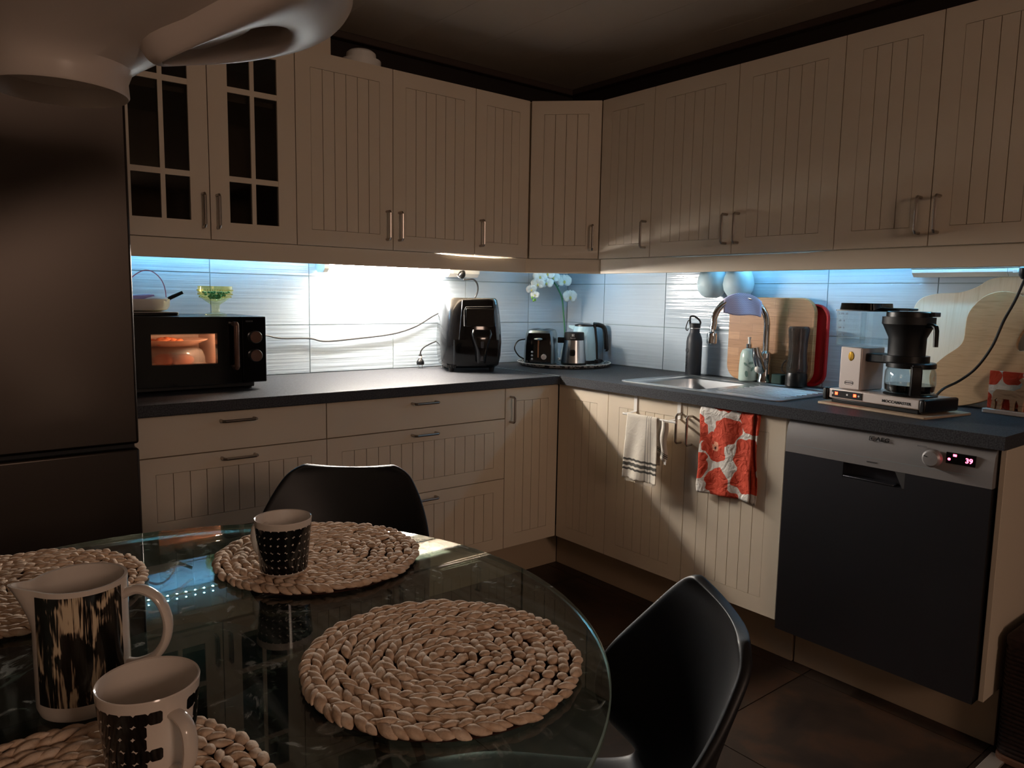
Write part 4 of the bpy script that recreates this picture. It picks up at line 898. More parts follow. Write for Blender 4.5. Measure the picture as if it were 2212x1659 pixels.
MB(KX).loft([[(p[0], p[1], z) for p in rrect(0.018, 0.03, 0.006, 3, x_, 0)] for z, x_ in ((0.02, 0.066), (0.10, 0.062), (0.17, 0.054), (0.195, 0.050))]).build('handle_stem', M['black'], t)
MB().tube(smooth_path([(-0.075, -0.315, TZ + 0.006), (-0.055, -0.33, TZ + 0.012), (-0.045, -0.31, TZ + 0.016), (-0.05, -0.27, TZ + 0.018), (-0.06, -0.25, TZ + 0.010)], 8), 0.0035, 8).build('cord', M['black'], t)
# orchid
t = thing('orchid', 'white orchid on an arching green stem in the corner behind the toaster', 'orchid', T(-0.115, -0.115, TZ))
MB(T(-0.118, -0.118, TZ)).lathe([(0.020, 0), (0.024, 0.01), (0.022, 0.05), (0.012, 0.09), (0.010, 0.11)], 20, cap1=False).build('vase', M['white'], t, solid=0.002)
stem = smooth_path([(-0.118, -0.118, TZ + 0.02), (-0.122, -0.116, 1.06), (-0.128, -0.11, 1.146), (-0.137, -0.105, 1.23), (-0.165, -0.105, 1.277), (-0.200, -0.105, 1.315), (-0.245, -0.105, 1.340), (-0.295, -0.105, 1.335), (-0.330, -0.105, 1.290), (-0.338, -0.105, 1.245)], 6)
MB().tube(stem, 0.0042, 8).build('stem', M['leaf'], t)
MB().tube(smooth_path([(-0.137, -0.105, 1.225), (-0.12, -0.11, 1.238), (-0.098, -0.115, 1.24)], 4), 0.0022, 6).tube(smooth_path([(-0.172, -0.105, 1.285), (-0.158, -0.11, 1.305), (-0.148, -0.12, 1.315)], 4), 0.0022, 6).build('side_stem', M['leaf'], t)
def flower(c, nrm, s_=1.0, closed_=False):
    n = Vector(nrm).normalized(); R = n.to_track_quat('Z', 'Y').to_matrix().to_4x4(); X = Matrix.Translation(c) @ R
    fl_ = MB(X)
    for a, L, W_ in ((90, .024, .013), (210, .024, .013), (330, .024, .013), (20, .030, .024), (160, .030, .024)):
        a = math.radians(a); L *= s_; W_ *= s_
        pts = []
        for k in range(9):
            q = k / 8; ww = W_ * math.sin(PI * min(1, q * 0.93 + 0.05)) ** 0.7
            pts.append([(q * L * 1.3 * math.cos(a) - sgn * ww * math.sin(a), q * L * 1.3 * math.sin(a) + sgn * ww * math.cos(a), 0.006 * s_ * math.sin(q * 2.4) - 0.004 * abs(sgn)) for sgn in (-1, -0.4, 0.4, 1)])
        fl_.loft(pts, closed=False)
    p = fl_.build('flower', M['petal'], t, solid=0.0008)
    MB(X).ell((0, -0.003 * s_, 0.006 * s_), (0.0055 * s_, 0.008 * s_, 0.005 * s_), 10, 6).build('lip', M['petalcore'], p)
vd = (-0.66, -0.74, 0.05)
for c_, n_, s_ in (((-0.300, -0.115, 1.335), (-0.5, -0.8, 0.2), 1.0), ((-0.262, -0.13, 1.350), (-0.7, -0.7, 0.3), 1.0), ((-0.268, -0.13, 1.305), vd, 0.95), ((-0.318, -0.12, 1.300), (-0.6, -0.8, -0.2), 0.95), ((-0.222, -0.125, 1.335), (-0.4, -0.9, 0.1), 1.0), ((-0.140, -0.12, 1.318), (-0.3, -0.95, 0.1), 1.15), ((-0.095, -0.118, 1.238), (-0.15, -1.0, 0.0), 1.2), ((-0.352, -0.11, 1.272), (-0.2, -0.9, -0.3), 0.8), ((-0.332, -0.115, 1.245), vd, 0.62)): flower(c_, n_, s_)
for c_ in ((-0.345, -0.11, 1.232), (-0.325, -0.11, 1.222), (-0.336, -0.11, 1.219)): MB().ell(c_, (0.0055, 0.0055, 0.0075), 10, 6).build('bud', M['bud'], t)

# ------------------------------------------------------------------ right worktop: flask, hanging pots, boards, soap, cup
BX = T(-0.072, -0.908, WT)
t = thing('water_flask', 'charcoal steel water flask with loop cap left of the tap', 'bottle', BX)
MB(BX).lathe([(0.033, 0.0006), (0.0345, 0.004), (0.0345, 0.150), (0.032, 0.168), (0.025, 0.186), (0.0215, 0.194), (0.0215, 0.208)], 32).build('bottle', M['flask'], t)
MB(BX).lathe([(0.0222, 0.2083), (0.0222, 0.2115)], 28).build('neck_ring', M['alu'], t)
MB(BX).lathe([(0.0235, 0.2118), (0.0240, 0.228), (0.022, 0.232)], 28).build('cap', M['blackmatte'], t)
VF = T(-0.072, -0.908, WT, -58)      # broadside to the room
MB(VF).tube([(x_, 0, z_) for x_, _, z_ in smooth_path([(-0.021, 0, 0.226), (-0.023, 0, 0.25), (-0.019, 0, 0.262), (-0.004, 0, 0.262), (0.014, 0, 0.250), (0.022, 0, 0.238), (0.021, 0, 0.226)], 6)], 0.0042, 8).build('cap_loop', M['blackmatte'], t)
MB(VF).tube([(x_, -0.006, z_) for x_, _, z_ in smooth_path([(-0.024, 0, 0.244), (-0.031, 0, 0.240), (-0.038, 0, 0.215), (-0.037, 0, 0.203), (-0.031, 0, 0.200), (-0.029, 0, 0.208)], 6)], 0.0022, 7).build('carabiner', M['blackmatte'], t)
def wraptext(body, size, ang0, z0, m, name='lettering'):
    # vertical lettering set onto the flask wall
    X = T(-0.072, -0.908, WT) @ Matrix.Rotation(ang0, 4, 'Z') @ Matrix.Translation((0.0345, 0, z0)) @ Matrix.Rotation(PI / 2, 4, 'Y') @ Matrix.Rotation(PI, 4, 'Z') @ Matrix.Rotation(PI, 4, 'Z')
    return text(name, body, size, X, m, t, 0.0004)
X = T(-0.072, -0.908, WT) @ Matrix.Rotation(math.radians(180 - 22), 4, 'Z') @ Matrix.Translation((0.0347, 0, 0.112)) @ Matrix.Rotation(PI / 2, 4, 'Y')
MB(X).tube([(0.0105 * math.cos(2 * PI * k / 24), 0.0105 * math.sin(2 * PI * k / 24), 0) for k in range(24)], 0.0009, 6, closed=True).build('emblem', M['flaskprint'], t)
wraptext('lavdas', 0.026, math.radians(180 - 22), 0.092, M['flaskprint'])
for lab, y in (('pale blue round wall pot, left of the pair above the tap', -0.985), ('pale blue round wall pot, right of the pair above the tap', -1.118)):
    PX = T(-0.068, y, 1.245)
    o = thing('wall_pot', lab, 'pot', PX)
    MB(PX).lathe([(0.0, 0.0), (0.025, 0.0), (0.044, 0.010), (0.059, 0.032), (0.0640, 0.058), (0.0600, 0.085), (0.052, 0.108), (0.047, 0.120), (0.0435, 0.120), (0.049, 0.104), (0.056, 0.083), (0.060, 0.058), (0.055, 0.034), (0.04, 0.014), (0.0, 0.006)], 36, cap0=False, cap1=False).build('bowl', M['hangpot'], o)
    MB().box((-0.012, y - 0.02, 1.32), (-0.0004, y + 0.02, 1.355)).build('hook', M['alu'], o, bevel=0.001)
# boards leaning on the wall
def leaning(outline, th, xb, xt, zt_):
    a = math.atan2(xt - xb, zt_)
    # outline in (Y, Z); X thickness
    return Matrix.Translation((xb, 0, WT + 0.001)) @ Matrix.Rotation(a, 4, 'Y') @ Matrix(((0, 0, -1, 0), (1, 0, 0, 0), (0, 1, 0, 0), (0, 0, 0, 1)))
X = leaning(None, 0, -0.0225, -0.0205, 0.34)
o = thing('cutting_board', 'large butcher block cutting board with rounded corners behind the tap', 'cutting board', X)
MB(X).prism(rrect(0.390, 0.348, 0.062, 8, -1.258, 0.175), 0, 0.022).build('slab', M['butcher'], o, bevel=0.003)
X = leaning(None, 0, -0.0042, -0.0032, 0.33)
o = thing('red_tray', 'red plastic tray standing behind the butcher block board', 'tray', X)
mb = MB(X); mb.prism(rrect(0.34, 0.325, 0.055, 8, -1.325, 0.1635), 0, 0.004)
mb.loft([[(p[0], p[1], z) for p in rrect(0.34 - k, 0.325 - k, 0.055, 8, -1.325, 0.1635)] for k, z in ((0.0, 0.004), (0.0, 0.016), (0.012, 0.016), (0.020, 0.004))], True, False, False)
mb.build('body', M['red_tray'], o, bevel=0.001)
# soap
SX = T(-0.132, -1.196, WT + 0.0022)
SX = T(-0.088, -1.198, WT + 0.0066)
t = thing('soap_dispenser', 'frosted pale green soap bottle with grey leaf print beside the tap', 'soap bottle', SX)
MB(SX).lathe([(0.034, 0), (0.037, 0.004), (0.0365, 0.06), (0.034, 0.095), (0.0325, 0.110), (0.026, 0.126), (0.014, 0.132), (0.010, 0.134)], 32).build('bottle', M['soap'], t)
MB(SX).lathe([(0.0115, 0.1342), (0.0115, 0.152), (0.006, 0.153)], 20).build('collar', M['chrome'], t)
MB(SX).lathe([(0.005, 0.1532), (0.005, 0.172), (0.0065, 0.1725), (0.0065, 0.180)], 14).build('pump', M['white'], t)
lf = MB(SX)
def leafat(a, z, l_, w_, tilt):
    R = Matrix.Rotation(math.radians(a), 4, 'Z') @ Matrix.Translation((0.0369, 0, z)) @ Matrix.Rotation(PI / 2, 4, 'Y') @ Matrix.Rotation(math.radians(tilt), 4, 'Z')
    lf.prism([(l_ * math.cos(q) , w_ * math.sin(q)) for q in [2 * PI * k / 12 for k in range(12)]], -0.0015, 0.0006, R)
for a, z, l_, w_, tl in ((205, 0.03, 0.013, 0.006, 10), (222, 0.058, 0.016, 0.0008, 60), (232, 0.075, 0.012, 0.005, 100), (215, 0.082, 0.015, 0.0008, 20), (240, 0.05, 0.010, 0.005, 150), (195, 0.07, 0.008, 0.004, 40)): leafat(a, z, l_, w_, tl)
q = lf.build('leaf_print', M['soapprint'], t, smooth=False)
CX = T(-0.094, -1.420, WT + 0.0066)
t = thing('blender_cup', 'smoky clear blender cup with black lid standing upside down on the drainer', 'cup', CX)
MB(CX).lathe([(0.040, 0), (0.041, 0.003), (0.041, 0.040), (0.038, 0.052)], 32).build('lid', M['black'], t)
MB(CX).lathe([(0.0385, 0.0522), (0.0405, 0.075), (0.036, 0.10), (0.0345, 0.13), (0.037, 0.185), (0.0405, 0.215), (0.0405, 0.226), (0.036, 0.232), (0.036, 0.229), (0.0385, 0.223), (0.0385, 0.214), (0.0352, 0.185), (0.0328, 0.13), (0.0342, 0.10), (0.0385, 0.075), (0.037, 0.0525)], 32, cap0=False, cap1=False).build('beaker', M['smoke'], t)
MB(CX).tube([(x_, y_, z_) for x_, y_, z_ in smooth_path([(-0.03, 0.028, 0.10), (-0.034, 0.040, 0.085), (-0.036, 0.042, 0.06), (-0.033, 0.030, 0.05)], 5)], 0.003, 8).build('strap', M['smoke'], t)
PXd = T(-0.080, -1.340, WT + 0.0066)
o = MB(PXd); o.loft([[(p[0], p[1], z) for p in rrect(0.05, 0.05, 0.01, 4)] for z in (0, 0.038)]); tag(o.build('dark_filler_block', mat('dark_green_filler', '1E3A34', 0.8), origin=(-0.080, -1.340, WT), bevel=0.003), 'dark green block added to fill a dark patch between tap and blender cup', 'block')  # made-up dark block standing in for a dark patch beside the tap

# ------------------------------------------------------------------ coffee maker
ang = math.degrees(math.atan2(-0.985, -0.17))
KX = Matrix(((-0.1701, 0.9854, 0, -0.4300), (-0.9854, -0.1701, 0, -1.7270), (0, 0, 1, WT), (0, 0, 0, 1)))   # a along the front, b inwards
# trivet under it
o = thing('wooden_trivet', 'thin pale wooden mat under the coffee maker', 'trivet', KX)
MB(KX).prism(rrect(0.375, 0.235, 0.008, 3, 0.165, 0.100), 0.0004, 0.0075).build('board', M['cork'], o, bevel=0.001)
Zb = 0.0078
t = coffee_maker = thing('coffee_maker', 'rose white filter coffee maker with glass carafe and black filter holder', 'coffee maker', KX)
MB(KX).box((0.004, 0.004, Zb + 0.014), (0.318, 0.165, Zb + 0.046)).build('base', M['coffee_metal'], t, bevel=0.004)
MB(KX).box((-0.016, -0.002, Zb + 0.006), (0.0035, 0.17, Zb + 0.047)).build('end_cap', M['black'], t, bevel=0.006)
MB(KX).box((0.3185, -0.002, Zb + 0.006), (0.338, 0.17, Zb + 0.047)).build('end_cap', M['black'], t, bevel=0.006)
MB(KX).box((0.012, 0.010, Zb + 0.0003), (0.312, 0.160, Zb + 0.0135)).build('underside', M['black'], t, bevel=0.002)
sp = MB(KX).box((0.018, 0.0015, Zb + 0.019), (0.128, 0.0038, Zb + 0.042)).build('switch_panel', M['black'], t, bevel=0.001)
for a_ in (0.036, 0.104): MB(KX).box((a_ - 0.005, 0.0003, Zb + 0.027), (a_ + 0.005, 0.0013, Zb + 0.036)).build('indicator', M['redled'], sp, bevel=0.0006)
for a_ in (0.022, 0.076, 0.118): MB(KX @ T(a_, 0.0012, Zb + 0.031) @ RX90).lathe([(0.0032, 0), (0.0032, 0.0008)], 12).build('symbol', M['whiteprint'], sp)
text('lettering', 'MOCCAMASTER', 0.0118, KX @ T(0.197, 0.0036, Zb + 0.028) @ RX90, M['flaskprint'], t, bold=True, sx=1.1)
MB(KX).box((0.026, 0.022, Zb + 0.0465), (0.104, 0.138, Zb + 0.1850)).build('tower', M['coffee_metal'], t, bevel=0.004)
MB(KX @ T(0.066, 0.0215, Zb + 0.155) @ RX90).lathe([(0.0, 0.0012), (0.0095, 0.0010), (0.0105, 0.0)], 24, cap0=False, X=Matrix.Diagonal((1, 1.45, 1, 1))).build('brass_badge', M['brass'], t)
lb = MB(KX @ T(0.064, 0.0218, Zb + 0.068) @ RX90)
lb.tube([(p[0], p[1], 0) for p in rrect(0.030, 0.011, 0.004, 4)], 0.0007, 6, closed=True)
q = lb.build('label_ring', M['flaskprint'], t)
text('lettering', 'TECHNIVORM', 0.0042, KX @ T(0.064, 0.0216, Zb + 0.068) @ RX90, M['flaskprint'], t, align='CENTER')
# water tank
def rr(w_, d_, z, r, cx, cy): return [(p[0], p[1], z) for p in rrect(w_, d_, r, 4, cx, cy)]
tk = MB(KX); tc_, td_ = 0.075, 0.075
tk.loft([rr(0.100, 0.115, Zb + 0.1895, 0.012, tc_, td_), rr(0.128, 0.135, Zb + 0.192, 0.014, tc_, td_), rr(0.136, 0.140, Zb + 0.300, 0.014, tc_, td_), rr(0.131, 0.135, Zb + 0.300, 0.012, tc_, td_), rr(0.123, 0.130, Zb + 0.196, 0.012, tc_, td_), rr(0.095, 0.110, Zb + 0.194, 0.011, tc_, td_)], True, False, False)
tk.build('water_tank', M['tankglass'], t)
MB(KX).loft([rr(0.127, 0.131, Zb + 0.1875, 0.012, tc_, td_), rr(0.129, 0.136, Zb + 0.2135, 0.014, tc_, td_)]).build('tank_foot', M['tankglass'], t)
MB(KX @ T(tc_ + 0.01, td_ - 0.03, Zb + 0.197)).lathe([(0.008, 0), (0.008, 0.10)], 16, cap0=False, cap1=False).build('riser_tube', M['tankglass'], t)
for k, s_ in enumerate(('1/2 - 4', '3/4 - 6', '1/1 - 8', '1 1/4 - 10')): text('scale_mark', s_, 0.0085, KX @ T(tc_ - 0.050, td_ - 0.0715 - 0.0005 * k, Zb + 0.224 + 0.0225 * k) @ RX90, M['greyprint'], t)
MB(KX).loft([rr(0.140, 0.144, Zb + 0.3005, 0.014, tc_, td_), rr(0.140, 0.144, Zb + 0.304, 0.014, tc_, td_)]).build('tank_rim', M['black'], t)
MB(KX).loft([rr(0.118, 0.125, Zb + 0.3043, 0.014, tc_ - 0.004, td_), rr(0.112, 0.12, Zb + 0.3260, 0.012, tc_ - 0.004, td_)]).build('tank_lid', M['blackgloss'], t)
# filter holder
fcx, fcy = 0.212, 0.085
FX = KX @ T(fcx, fcy, Zb)
MB(FX).lathe([(0.053, 0.168), (0.0535, 0.222), (0.072, 0.262), (0.0745, 0.264), (0.0745, 0.286), (0.0715, 0.286), (0.068, 0.266), (0.05, 0.224), (0.05, 0.17)], 40, cap0=False, cap1=False).build('filter_basket', M['blackmatte'], t)
MB(FX).lathe([(0.064, 0.2863), (0.064, 0.300), (0.06, 0.303), (0.0, 0.303)], 40, cap1=False).build('filter_lid', M['black'], t)
MB(KX).box((tc_ + 0.045, fcy - 0.022, Zb + 0.3045), (fcx + 0.015, fcy + 0.022, Zb + 0.3125)).build('outlet_arm', M['black'], t, bevel=0.003)
MB(KX).box((fcx + 0.06, fcy + 0.01, Zb + 0.288), (fcx + 0.075, fcy + 0.04, Zb + 0.302)).build('lid_tab', M['graphite'], t, bevel=0.002)
hd = math.radians(-12)
MB(FX).tube([(0.070 + d, 0, z) for d, z in ((0.0, 0.262), (0.022, 0.262), (0.031, 0.258), (0.034, 0.248), (0.036, 0.20))], [0.008, 0.008, 0.008, 0.0078, 0.007], 10, X=Matrix.Rotation(hd, 4, 'Z')).build('basket_handle', M['black'], t)
MB(FX).lathe([(0.066, 0.148), (0.066, 0.1675), (0.0, 0.1675)], 40, cap1=False).build('holder_plate', M['black'], t)
MB(KX).box((0.105, fcy - 0.045, Zb + 0.140), (fcx - 0.02, fcy + 0.045, Zb + 0.1675)).build('holder_arm', M['black'], t, bevel=0.004)
# hot plate and carafe
MB(FX @ T(0.022, 0, 0)).lathe([(0.075, 0.0465), (0.076, 0.050), (0.072, 0.053), (0.0, 0.053)], 40, cap1=False).build('hot_plate', M['black'], t)
GX = KX @ T(fcx + 0.022, fcy - 0.006, Zb + 0.0535)
o = thing('glass_carafe', 'glass coffee carafe with black lid and handle, a little coffee inside', 'carafe', GX)
MB(GX).lathe([(0.0, 0.0), (0.064, 0.0), (0.070, 0.006), (0.0720, 0.03), (0.0705, 0.065), (0.066, 0.076), (0.062, 0.080), (0.0605, 0.080), (0.0645, 0.075), (0.069, 0.064), (0.0705, 0.03), (0.068, 0.008), (0.062, 0.003), (0.0, 0.002)], 44, cap0=False, cap1=False).build('jug', M['glass'], o)
MB(GX).lathe([(0.0, 0.0026), (0.062, 0.0034), (0.0675, 0.0085), (0.0700, 0.026), (0.0, 0.026)], 40, cap0=False, cap1=False).build('coffee', M['coffee'], o)
MB(GX).lathe([(0.067, 0.0775), (0.0695, 0.079), (0.0695, 0.092), (0.066, 0.095), (0.0, 0.095)], 44, cap1=False).build('lid', M['black'], o)
HX = GX @ Matrix.Rotation(math.radians(-46), 4, 'Z')
MB(HX).loft([[(x_ - 0.006, -0.016, z), (x_ + 0.010, -0.014, z), (x_ + 0.010, 0.014, z), (x_ - 0.006, 0.016, z)] for x_, z in ((0.079, -0.002), (0.083, 0.03), (0.083, 0.07), (0.077, 0.088))]).build('handle', M['black'], o, bevel=0.003)
MB(HX).box((0.0700, -0.012, 0.080), (0.085, 0.012, 0.092)).build('handle_bracket', M['black'], o, bevel=0.002)
MB(GX).lathe([(0.0730, 0.028), (0.0735, 0.0300), (0.0722, 0.0320)], 44, cap0=False, cap1=False).build('band', M['greyprint'], o) if False else None
cord(coffee_maker, [(-0.255, -1.985, WT + 0.036), (-0.21, -1.980, WT + 0.042), (-0.165, -1.985, WT + 0.062), (-0.138, -2.020, WT + 0.09), (-0.130, -2.062, WT + 0.135), (-0.122, -2.098, WT + 0.205), (-0.112, -2.120, WT + 0.285), (-0.105, -2.144, WT + 0.35), (-0.098, -2.163, WT + 0.418)], 0.0042)
o = thing('mains_plug', 'black mains plug at the end of the unlit tube lamp', 'plug', T(-0.085, -2.163, 1.335))
MB(T(-0.098, -2.163, 1.316)).lathe([(0.010, 0), (0.018, 0.012), (0.018, 0.034), (0.012, 0.040)], 16).build('plug_body', M['black'], o)

# wavy birch board and oak board leaning against the tiles
X = Matrix(((0, 0, -1, -0.040), (1, 0, 0, 0), (0, 1, 0, WT + 0.001), (0, 0, 0, 1)))
X = Matrix.Translation((-0.075, 0, WT + 0.001)) @ Matrix.Rotation(math.atan2(0.06, 0.42), 4, 'Y') @ Matrix(((0, 0, -1, 0), (1, 0, 0, 0), (0, 1, 0, 0), (0, 0, 0, 1)))
o = thing('wavy_wooden_board', 'large pale birch board with wavy outline leaning on the tiles', 'board', X)
pl = smooth_path([(-1.83, 0.10, 0), (-1.815, 0.20, 0), (-1.813, 0.30, 0), (-1.832, 0.352, 0), (-1.885, 0.372, 0), (-1.955, 0.377, 0), (-2.005, 0.395, 0), (-2.04, 0.420, 0), (-2.085, 0.428, 0), (-2.17, 0.426, 0), (-2.26, 0.41, 0), (-2.30, 0.36, 0), (-2.285, 0.26, 0), (-2.25, 0.16, 0), (-2.265, 0.05, 0), (-2.21, 0.004, 0), (-2.05, 0.0, 0), (-1.93, 0.012, 0), (-1.86, 0.04, 0)], 5, True)
MB(X).prism([(p.x, p.y) for p in pl], 0, 0.010).build('plate', M['palewood'], o, bevel=0.003)
X = Matrix.Translation((-0.105, 0, WT + 0.001)) @ Matrix.Rotation(math.atan2(0.05, 0.38), 4, 'Y') @ Matrix(((0, 0, -1, 0), (1, 0, 0, 0), (0, 1, 0, 0), (0, 0, 0, 1)))
o = thing('oak_board', 'curved oak serving board with a grip hole, in front of the birch board', 'board', X)
ot = [(-2.083, 0.378), (-2.045, 0.362), (-2.018, 0.330), (-2.004, 0.298), (-2.003, 0.254), (-2.002, 0.217), (-1.988, 0.192), (-1.954, 0.162), (-1.926, 0.130), (-1.914, 0.100), (-1.916, 0.070), (-1.932, 0.037), (-1.960, 0.011), (-1.994, 0.0), (-2.028, 0.004), (-2.07, 0.018), (-2.115, 0.04), (-2.17, 0.075), (-2.22, 0.125), (-2.245, 0.19), (-2.24, 0.26), (-2.21, 0.32), (-2.165, 0.36), (-2.122, 0.377)]
pl = smooth_path([(a, b, 0) for a, b in ot], 4, True); out_ = [(p.x, p.y) for p in pl]
hc = (-2.190, 0.245); hole = []
for k in range(len(out_)):
    a = math.atan2(out_[k][1] - hc[1], out_[k][0] - hc[0])
    r_ = 1 / math.sqrt((math.cos(a - 2.05) / 0.058) ** 2 + (math.sin(a - 2.05) / 0.024) ** 2); hole.append((hc[0] + r_ * math.cos(a), hc[1] + r_ * math.sin(a)))
nn = len(out_); mb = MB(X)
mb.loft([[(p[0], p[1], z) for p in q] for q, z in ((hole, 0), (out_, 0), (out_, 0.016), (hole, 0.016), (hole, 0))], True, False, False)
mb.build('plate', M['oak'], o, bevel=0.002)
text('engraving', 'OIVA', 0.014, X @ T(-2.130, 0.232, 0.0162, 58) @ Matrix.Rotation(PI, 4, 'Y'), M['greyprint'], o, 0.0002) if False else None
# napkins with a wooden moose holder
NXm = Matrix(((-0.10, 0.995, 0, -0.168), (-0.995, -0.10, 0, -2.108), (0, 0, 1, WT), (0, 0, 0, 1)))
o = thing('napkin_holder', 'white napkin holder with a carved wooden moose in front', 'napkin holder', NXm)
MB(NXm).prism(rrect(0.165, 0.075, 0.008, 4, 0.078, 0.024), 0.0005, 0.014).build('base', M['white'], o, bevel=0.002)
MB(NXm).box((0.006, 0.046, 0.0143), (0.152, 0.050, 0.10)).build('back_plate', M['white'], o, bevel=0.001)
mo = [(0.020, 0.001), (0.030, 0.001), (0.031, 0.018), (0.028, 0.028), (0.036, 0.036), (0.038, 0.020), (0.036, 0.001), (0.046, 0.001), (0.048, 0.022), (0.052, 0.034), (0.070, 0.034), (0.073, 0.020), (0.074, 0.001), (0.084, 0.001), (0.085, 0.022), (0.090, 0.034), (0.096, 0.020), (0.097, 0.001), (0.107, 0.001), (0.108, 0.024), (0.112, 0.046), (0.120, 0.064), (0.134, 0.066), (0.148, 0.060), (0.152, 0.068), (0.146, 0.080), (0.128, 0.088), (0.136, 0.100), (0.124, 0.104), (0.116, 0.092), (0.100, 0.104), (0.092, 0.096), (0.104, 0.084), (0.098, 0.072), (0.080, 0.062), (0.050, 0.063), (0.032, 0.062), (0.024, 0.052), (0.022, 0.034)]
MB(NXm @ Matrix.Translation((0, -0.0075, 0.0142)) @ RX90).prism(mo, -0.012, 0.0).build('moose_cutout', wood('carved_pine', 'B89C7E', 'C4AA8C', '8F755B', (20, 20, 90)), o, smooth=False)
nk = thing('paper_napkins', 'stack of orange red flower print napkins in the moose holder', 'napkins', NXm)
for k in range(6): MB(NXm).box((0.002, 0.0085 + 0.006 * k, 0.0145), (0.158, 0.0140 + 0.006 * k, 0.132 - 0.0008 * k)).build('napkin', M['napkin'], nk, bevel=0.001)

# ------------------------------------------------------------------ towels on the sink doors
o = thing('towel_rail', 'white metal towel rail hooked over the left sink door', 'rail', T(-0.60, -1.15, 0.80))
for y in (-1.045, -1.257): MB().strip([(-0.612, y, 0.8625), (-0.6005, y, 0.8625), (-0.6005, y, 0.80), (-0.625, y, 0.797), (-0.655, y, 0.797)], (0, 1, 0), 0.016, 0.0014).build('hook', M['white'], o, smooth=False)
MB().tube([(-0.652, -1.028, 0.7935), (-0.652, -1.285, 0.7935)], 0.004, 10).build('bar', M['white'], o)
def drape(y0, y1, ztop, zf, zb, xf, amp, seed, taper=0.0, edge=0.0):
    def fn(u, v):
        y = y0 + (y1 - y0) * u
        # v 0 = front hem, ~0.62 bar, 1 = back hem
        if v < 0.60: q = v / 0.60; z = zf + (ztop - zf) * q; x = xf - 0.0065
        elif v < 0.68: a = (v - 0.60) / 0.08 * PI; z = ztop + 0.0065 * math.sin(a); x = xf - 0.0065 * math.cos(a)
        else: q = (v - 0.68) / 0.32; z = ztop + (zb - ztop) * q; x = xf + 0.0065
        k = max(0, (ztop - z)) / (ztop - zf)
        s_ = 1 if v < 0.64 else -0.4
        x -= s_ * amp * k * (0.5 + 0.5 * math.sin(u * 11 + seed + 2.2 * k)) + 0.002
        y += 0.010 * k * math.sin(u * 4 + seed) + taper * k * (u - 0.5)
        return (x, y, z + edge * k * math.sin(u * 40))
    return fn
o = MB().grid(drape(-1.058, -1.205, 0.7935, 0.548, 0.62, -0.652, 0.012, 0.4, -0.008, 0.0015), 40, 60).build('kitchen_towel', M['linen'], solid=0.0018, origin=(-0.655, -1.13, 0.7)); tag(o, 'white linen towel with black stripes hanging on the rail of the left sink door', 'towel')
fr_ = MB()
for k in range(60): y = -1.058 - 0.147 * k / 59; fr_.box((-0.664, y - 0.0006, 0.5365 + 0.003 * random.random()), (-0.6635, y + 0.0006, 0.549))
o2 = MB().grid(lambda u, v: (-0.657 + 0.006 * math.sin(u * 7), -1.203 - 0.048 * u - 0.004 * math.sin(v * 9), 0.800 - (0.130 + 0.02 * u) * (1 - v) - 0.012 * u), 10, 24).build('towel_fold', M['linen'], o, solid=0.0015)
MB().box((-0.6582, -1.252, 0.632), (-0.6570, -1.243, 0.653)).build('care_tag', M['white'], o, smooth=False)
q = fr_.build('fringe', M['linen'], o, smooth=False); q['kind'] = 'stuff'
def tw2(u, v):
    y = -1.364 - 0.214 * u; k = 1 - v
    z = 0.553 + 0.012 * math.sin(u * 5) * 0 + 0.006 * u + (0.8655 - 0.553 - 0.002 * u) * v
    x = -0.613 - 0.006 * math.sin(u * 13 + 1) * (0.3 + 0.7 * k) - 0.006 * math.sin(u * 6 + v * 7) - 0.004 * math.sin(v * 17 + u * 9) * k
    if v > 0.93: x += (v - 0.93) / 0.07 * 0.010
    return (x, y - 0.003 * math.sin(v * 6), z)
o = MB().grid(tw2, 36, 44).build('kitchen_towel', M['floral'], solid=0.0018, origin=(-0.64, -1.47, 0.7)); tag(o, 'orange red flower print towel hanging from the right sink door', 'towel')
MB().grid(lambda u, v: (-0.605 - 0.003 * math.sin(u * 5 + v * 5), -1.572 - 0.022 * u - 0.004 * math.sin(v * 8), 0.556 + 0.305 * v - 0.008 * (1 - v) * u), 6, 30).build('towel_fold', M['floral'], o, solid=0.0016)

# ------------------------------------------------------------------ dishwasher
DX = Matrix(((0, 1, 0, -0.617), (-1, 0, 0, -1.700), (0, 0, 1, 0), (0, 0, 0, 1)))     # a to the right, b inwards
t = thing('dishwasher', 'steel fronted dishwasher with red lit display at the end of the run', 'dishwasher', DX)
MB(DX).box((0.004, 0.045, 0.175), (0.588, 0.57, 0.860)).build('tub', M['carcass'], t, smooth=False)
hx_, hw_, hz0, hz1 = 0.283, 0.180, 0.712, 0.7575
mb = MB(DX); a0, a1 = 0.193, 0.373
mb.box((0.001, 0, 0.163), (0.591, 0.044, hz0)).box((0.001, 0, hz0), (a0, 0.044, 0.757)).box((a1, 0, hz0), (0.591, 0.044, 0.757)).box((a0, 0.034, hz0), (a1, 0.044, 0.757))
mb.build('door', M['dwsteel'], t, smooth=False)
MB(DX).loft([[(0.001, y, z) for y, z in ((0.0, 0.7578), (0.0, 0.800), (0.006, 0.84), (0.018, 0.8605), (0.044, 0.8605), (0.044, 0.7578))], [(0.591, y, z) for y, z in ((0.0, 0.7578), (0.0, 0.800), (0.006, 0.84), (0.018, 0.8605), (0.044, 0.8605), (0.044, 0.7578))]]).build('control_panel', M['dwpanel'], t, angle=50)
MB(DX).box((0.03, -0.0006, 0.7835), (0.55, 0.0, 0.7845)).build('panel_groove', M['grout'], t, smooth=False)
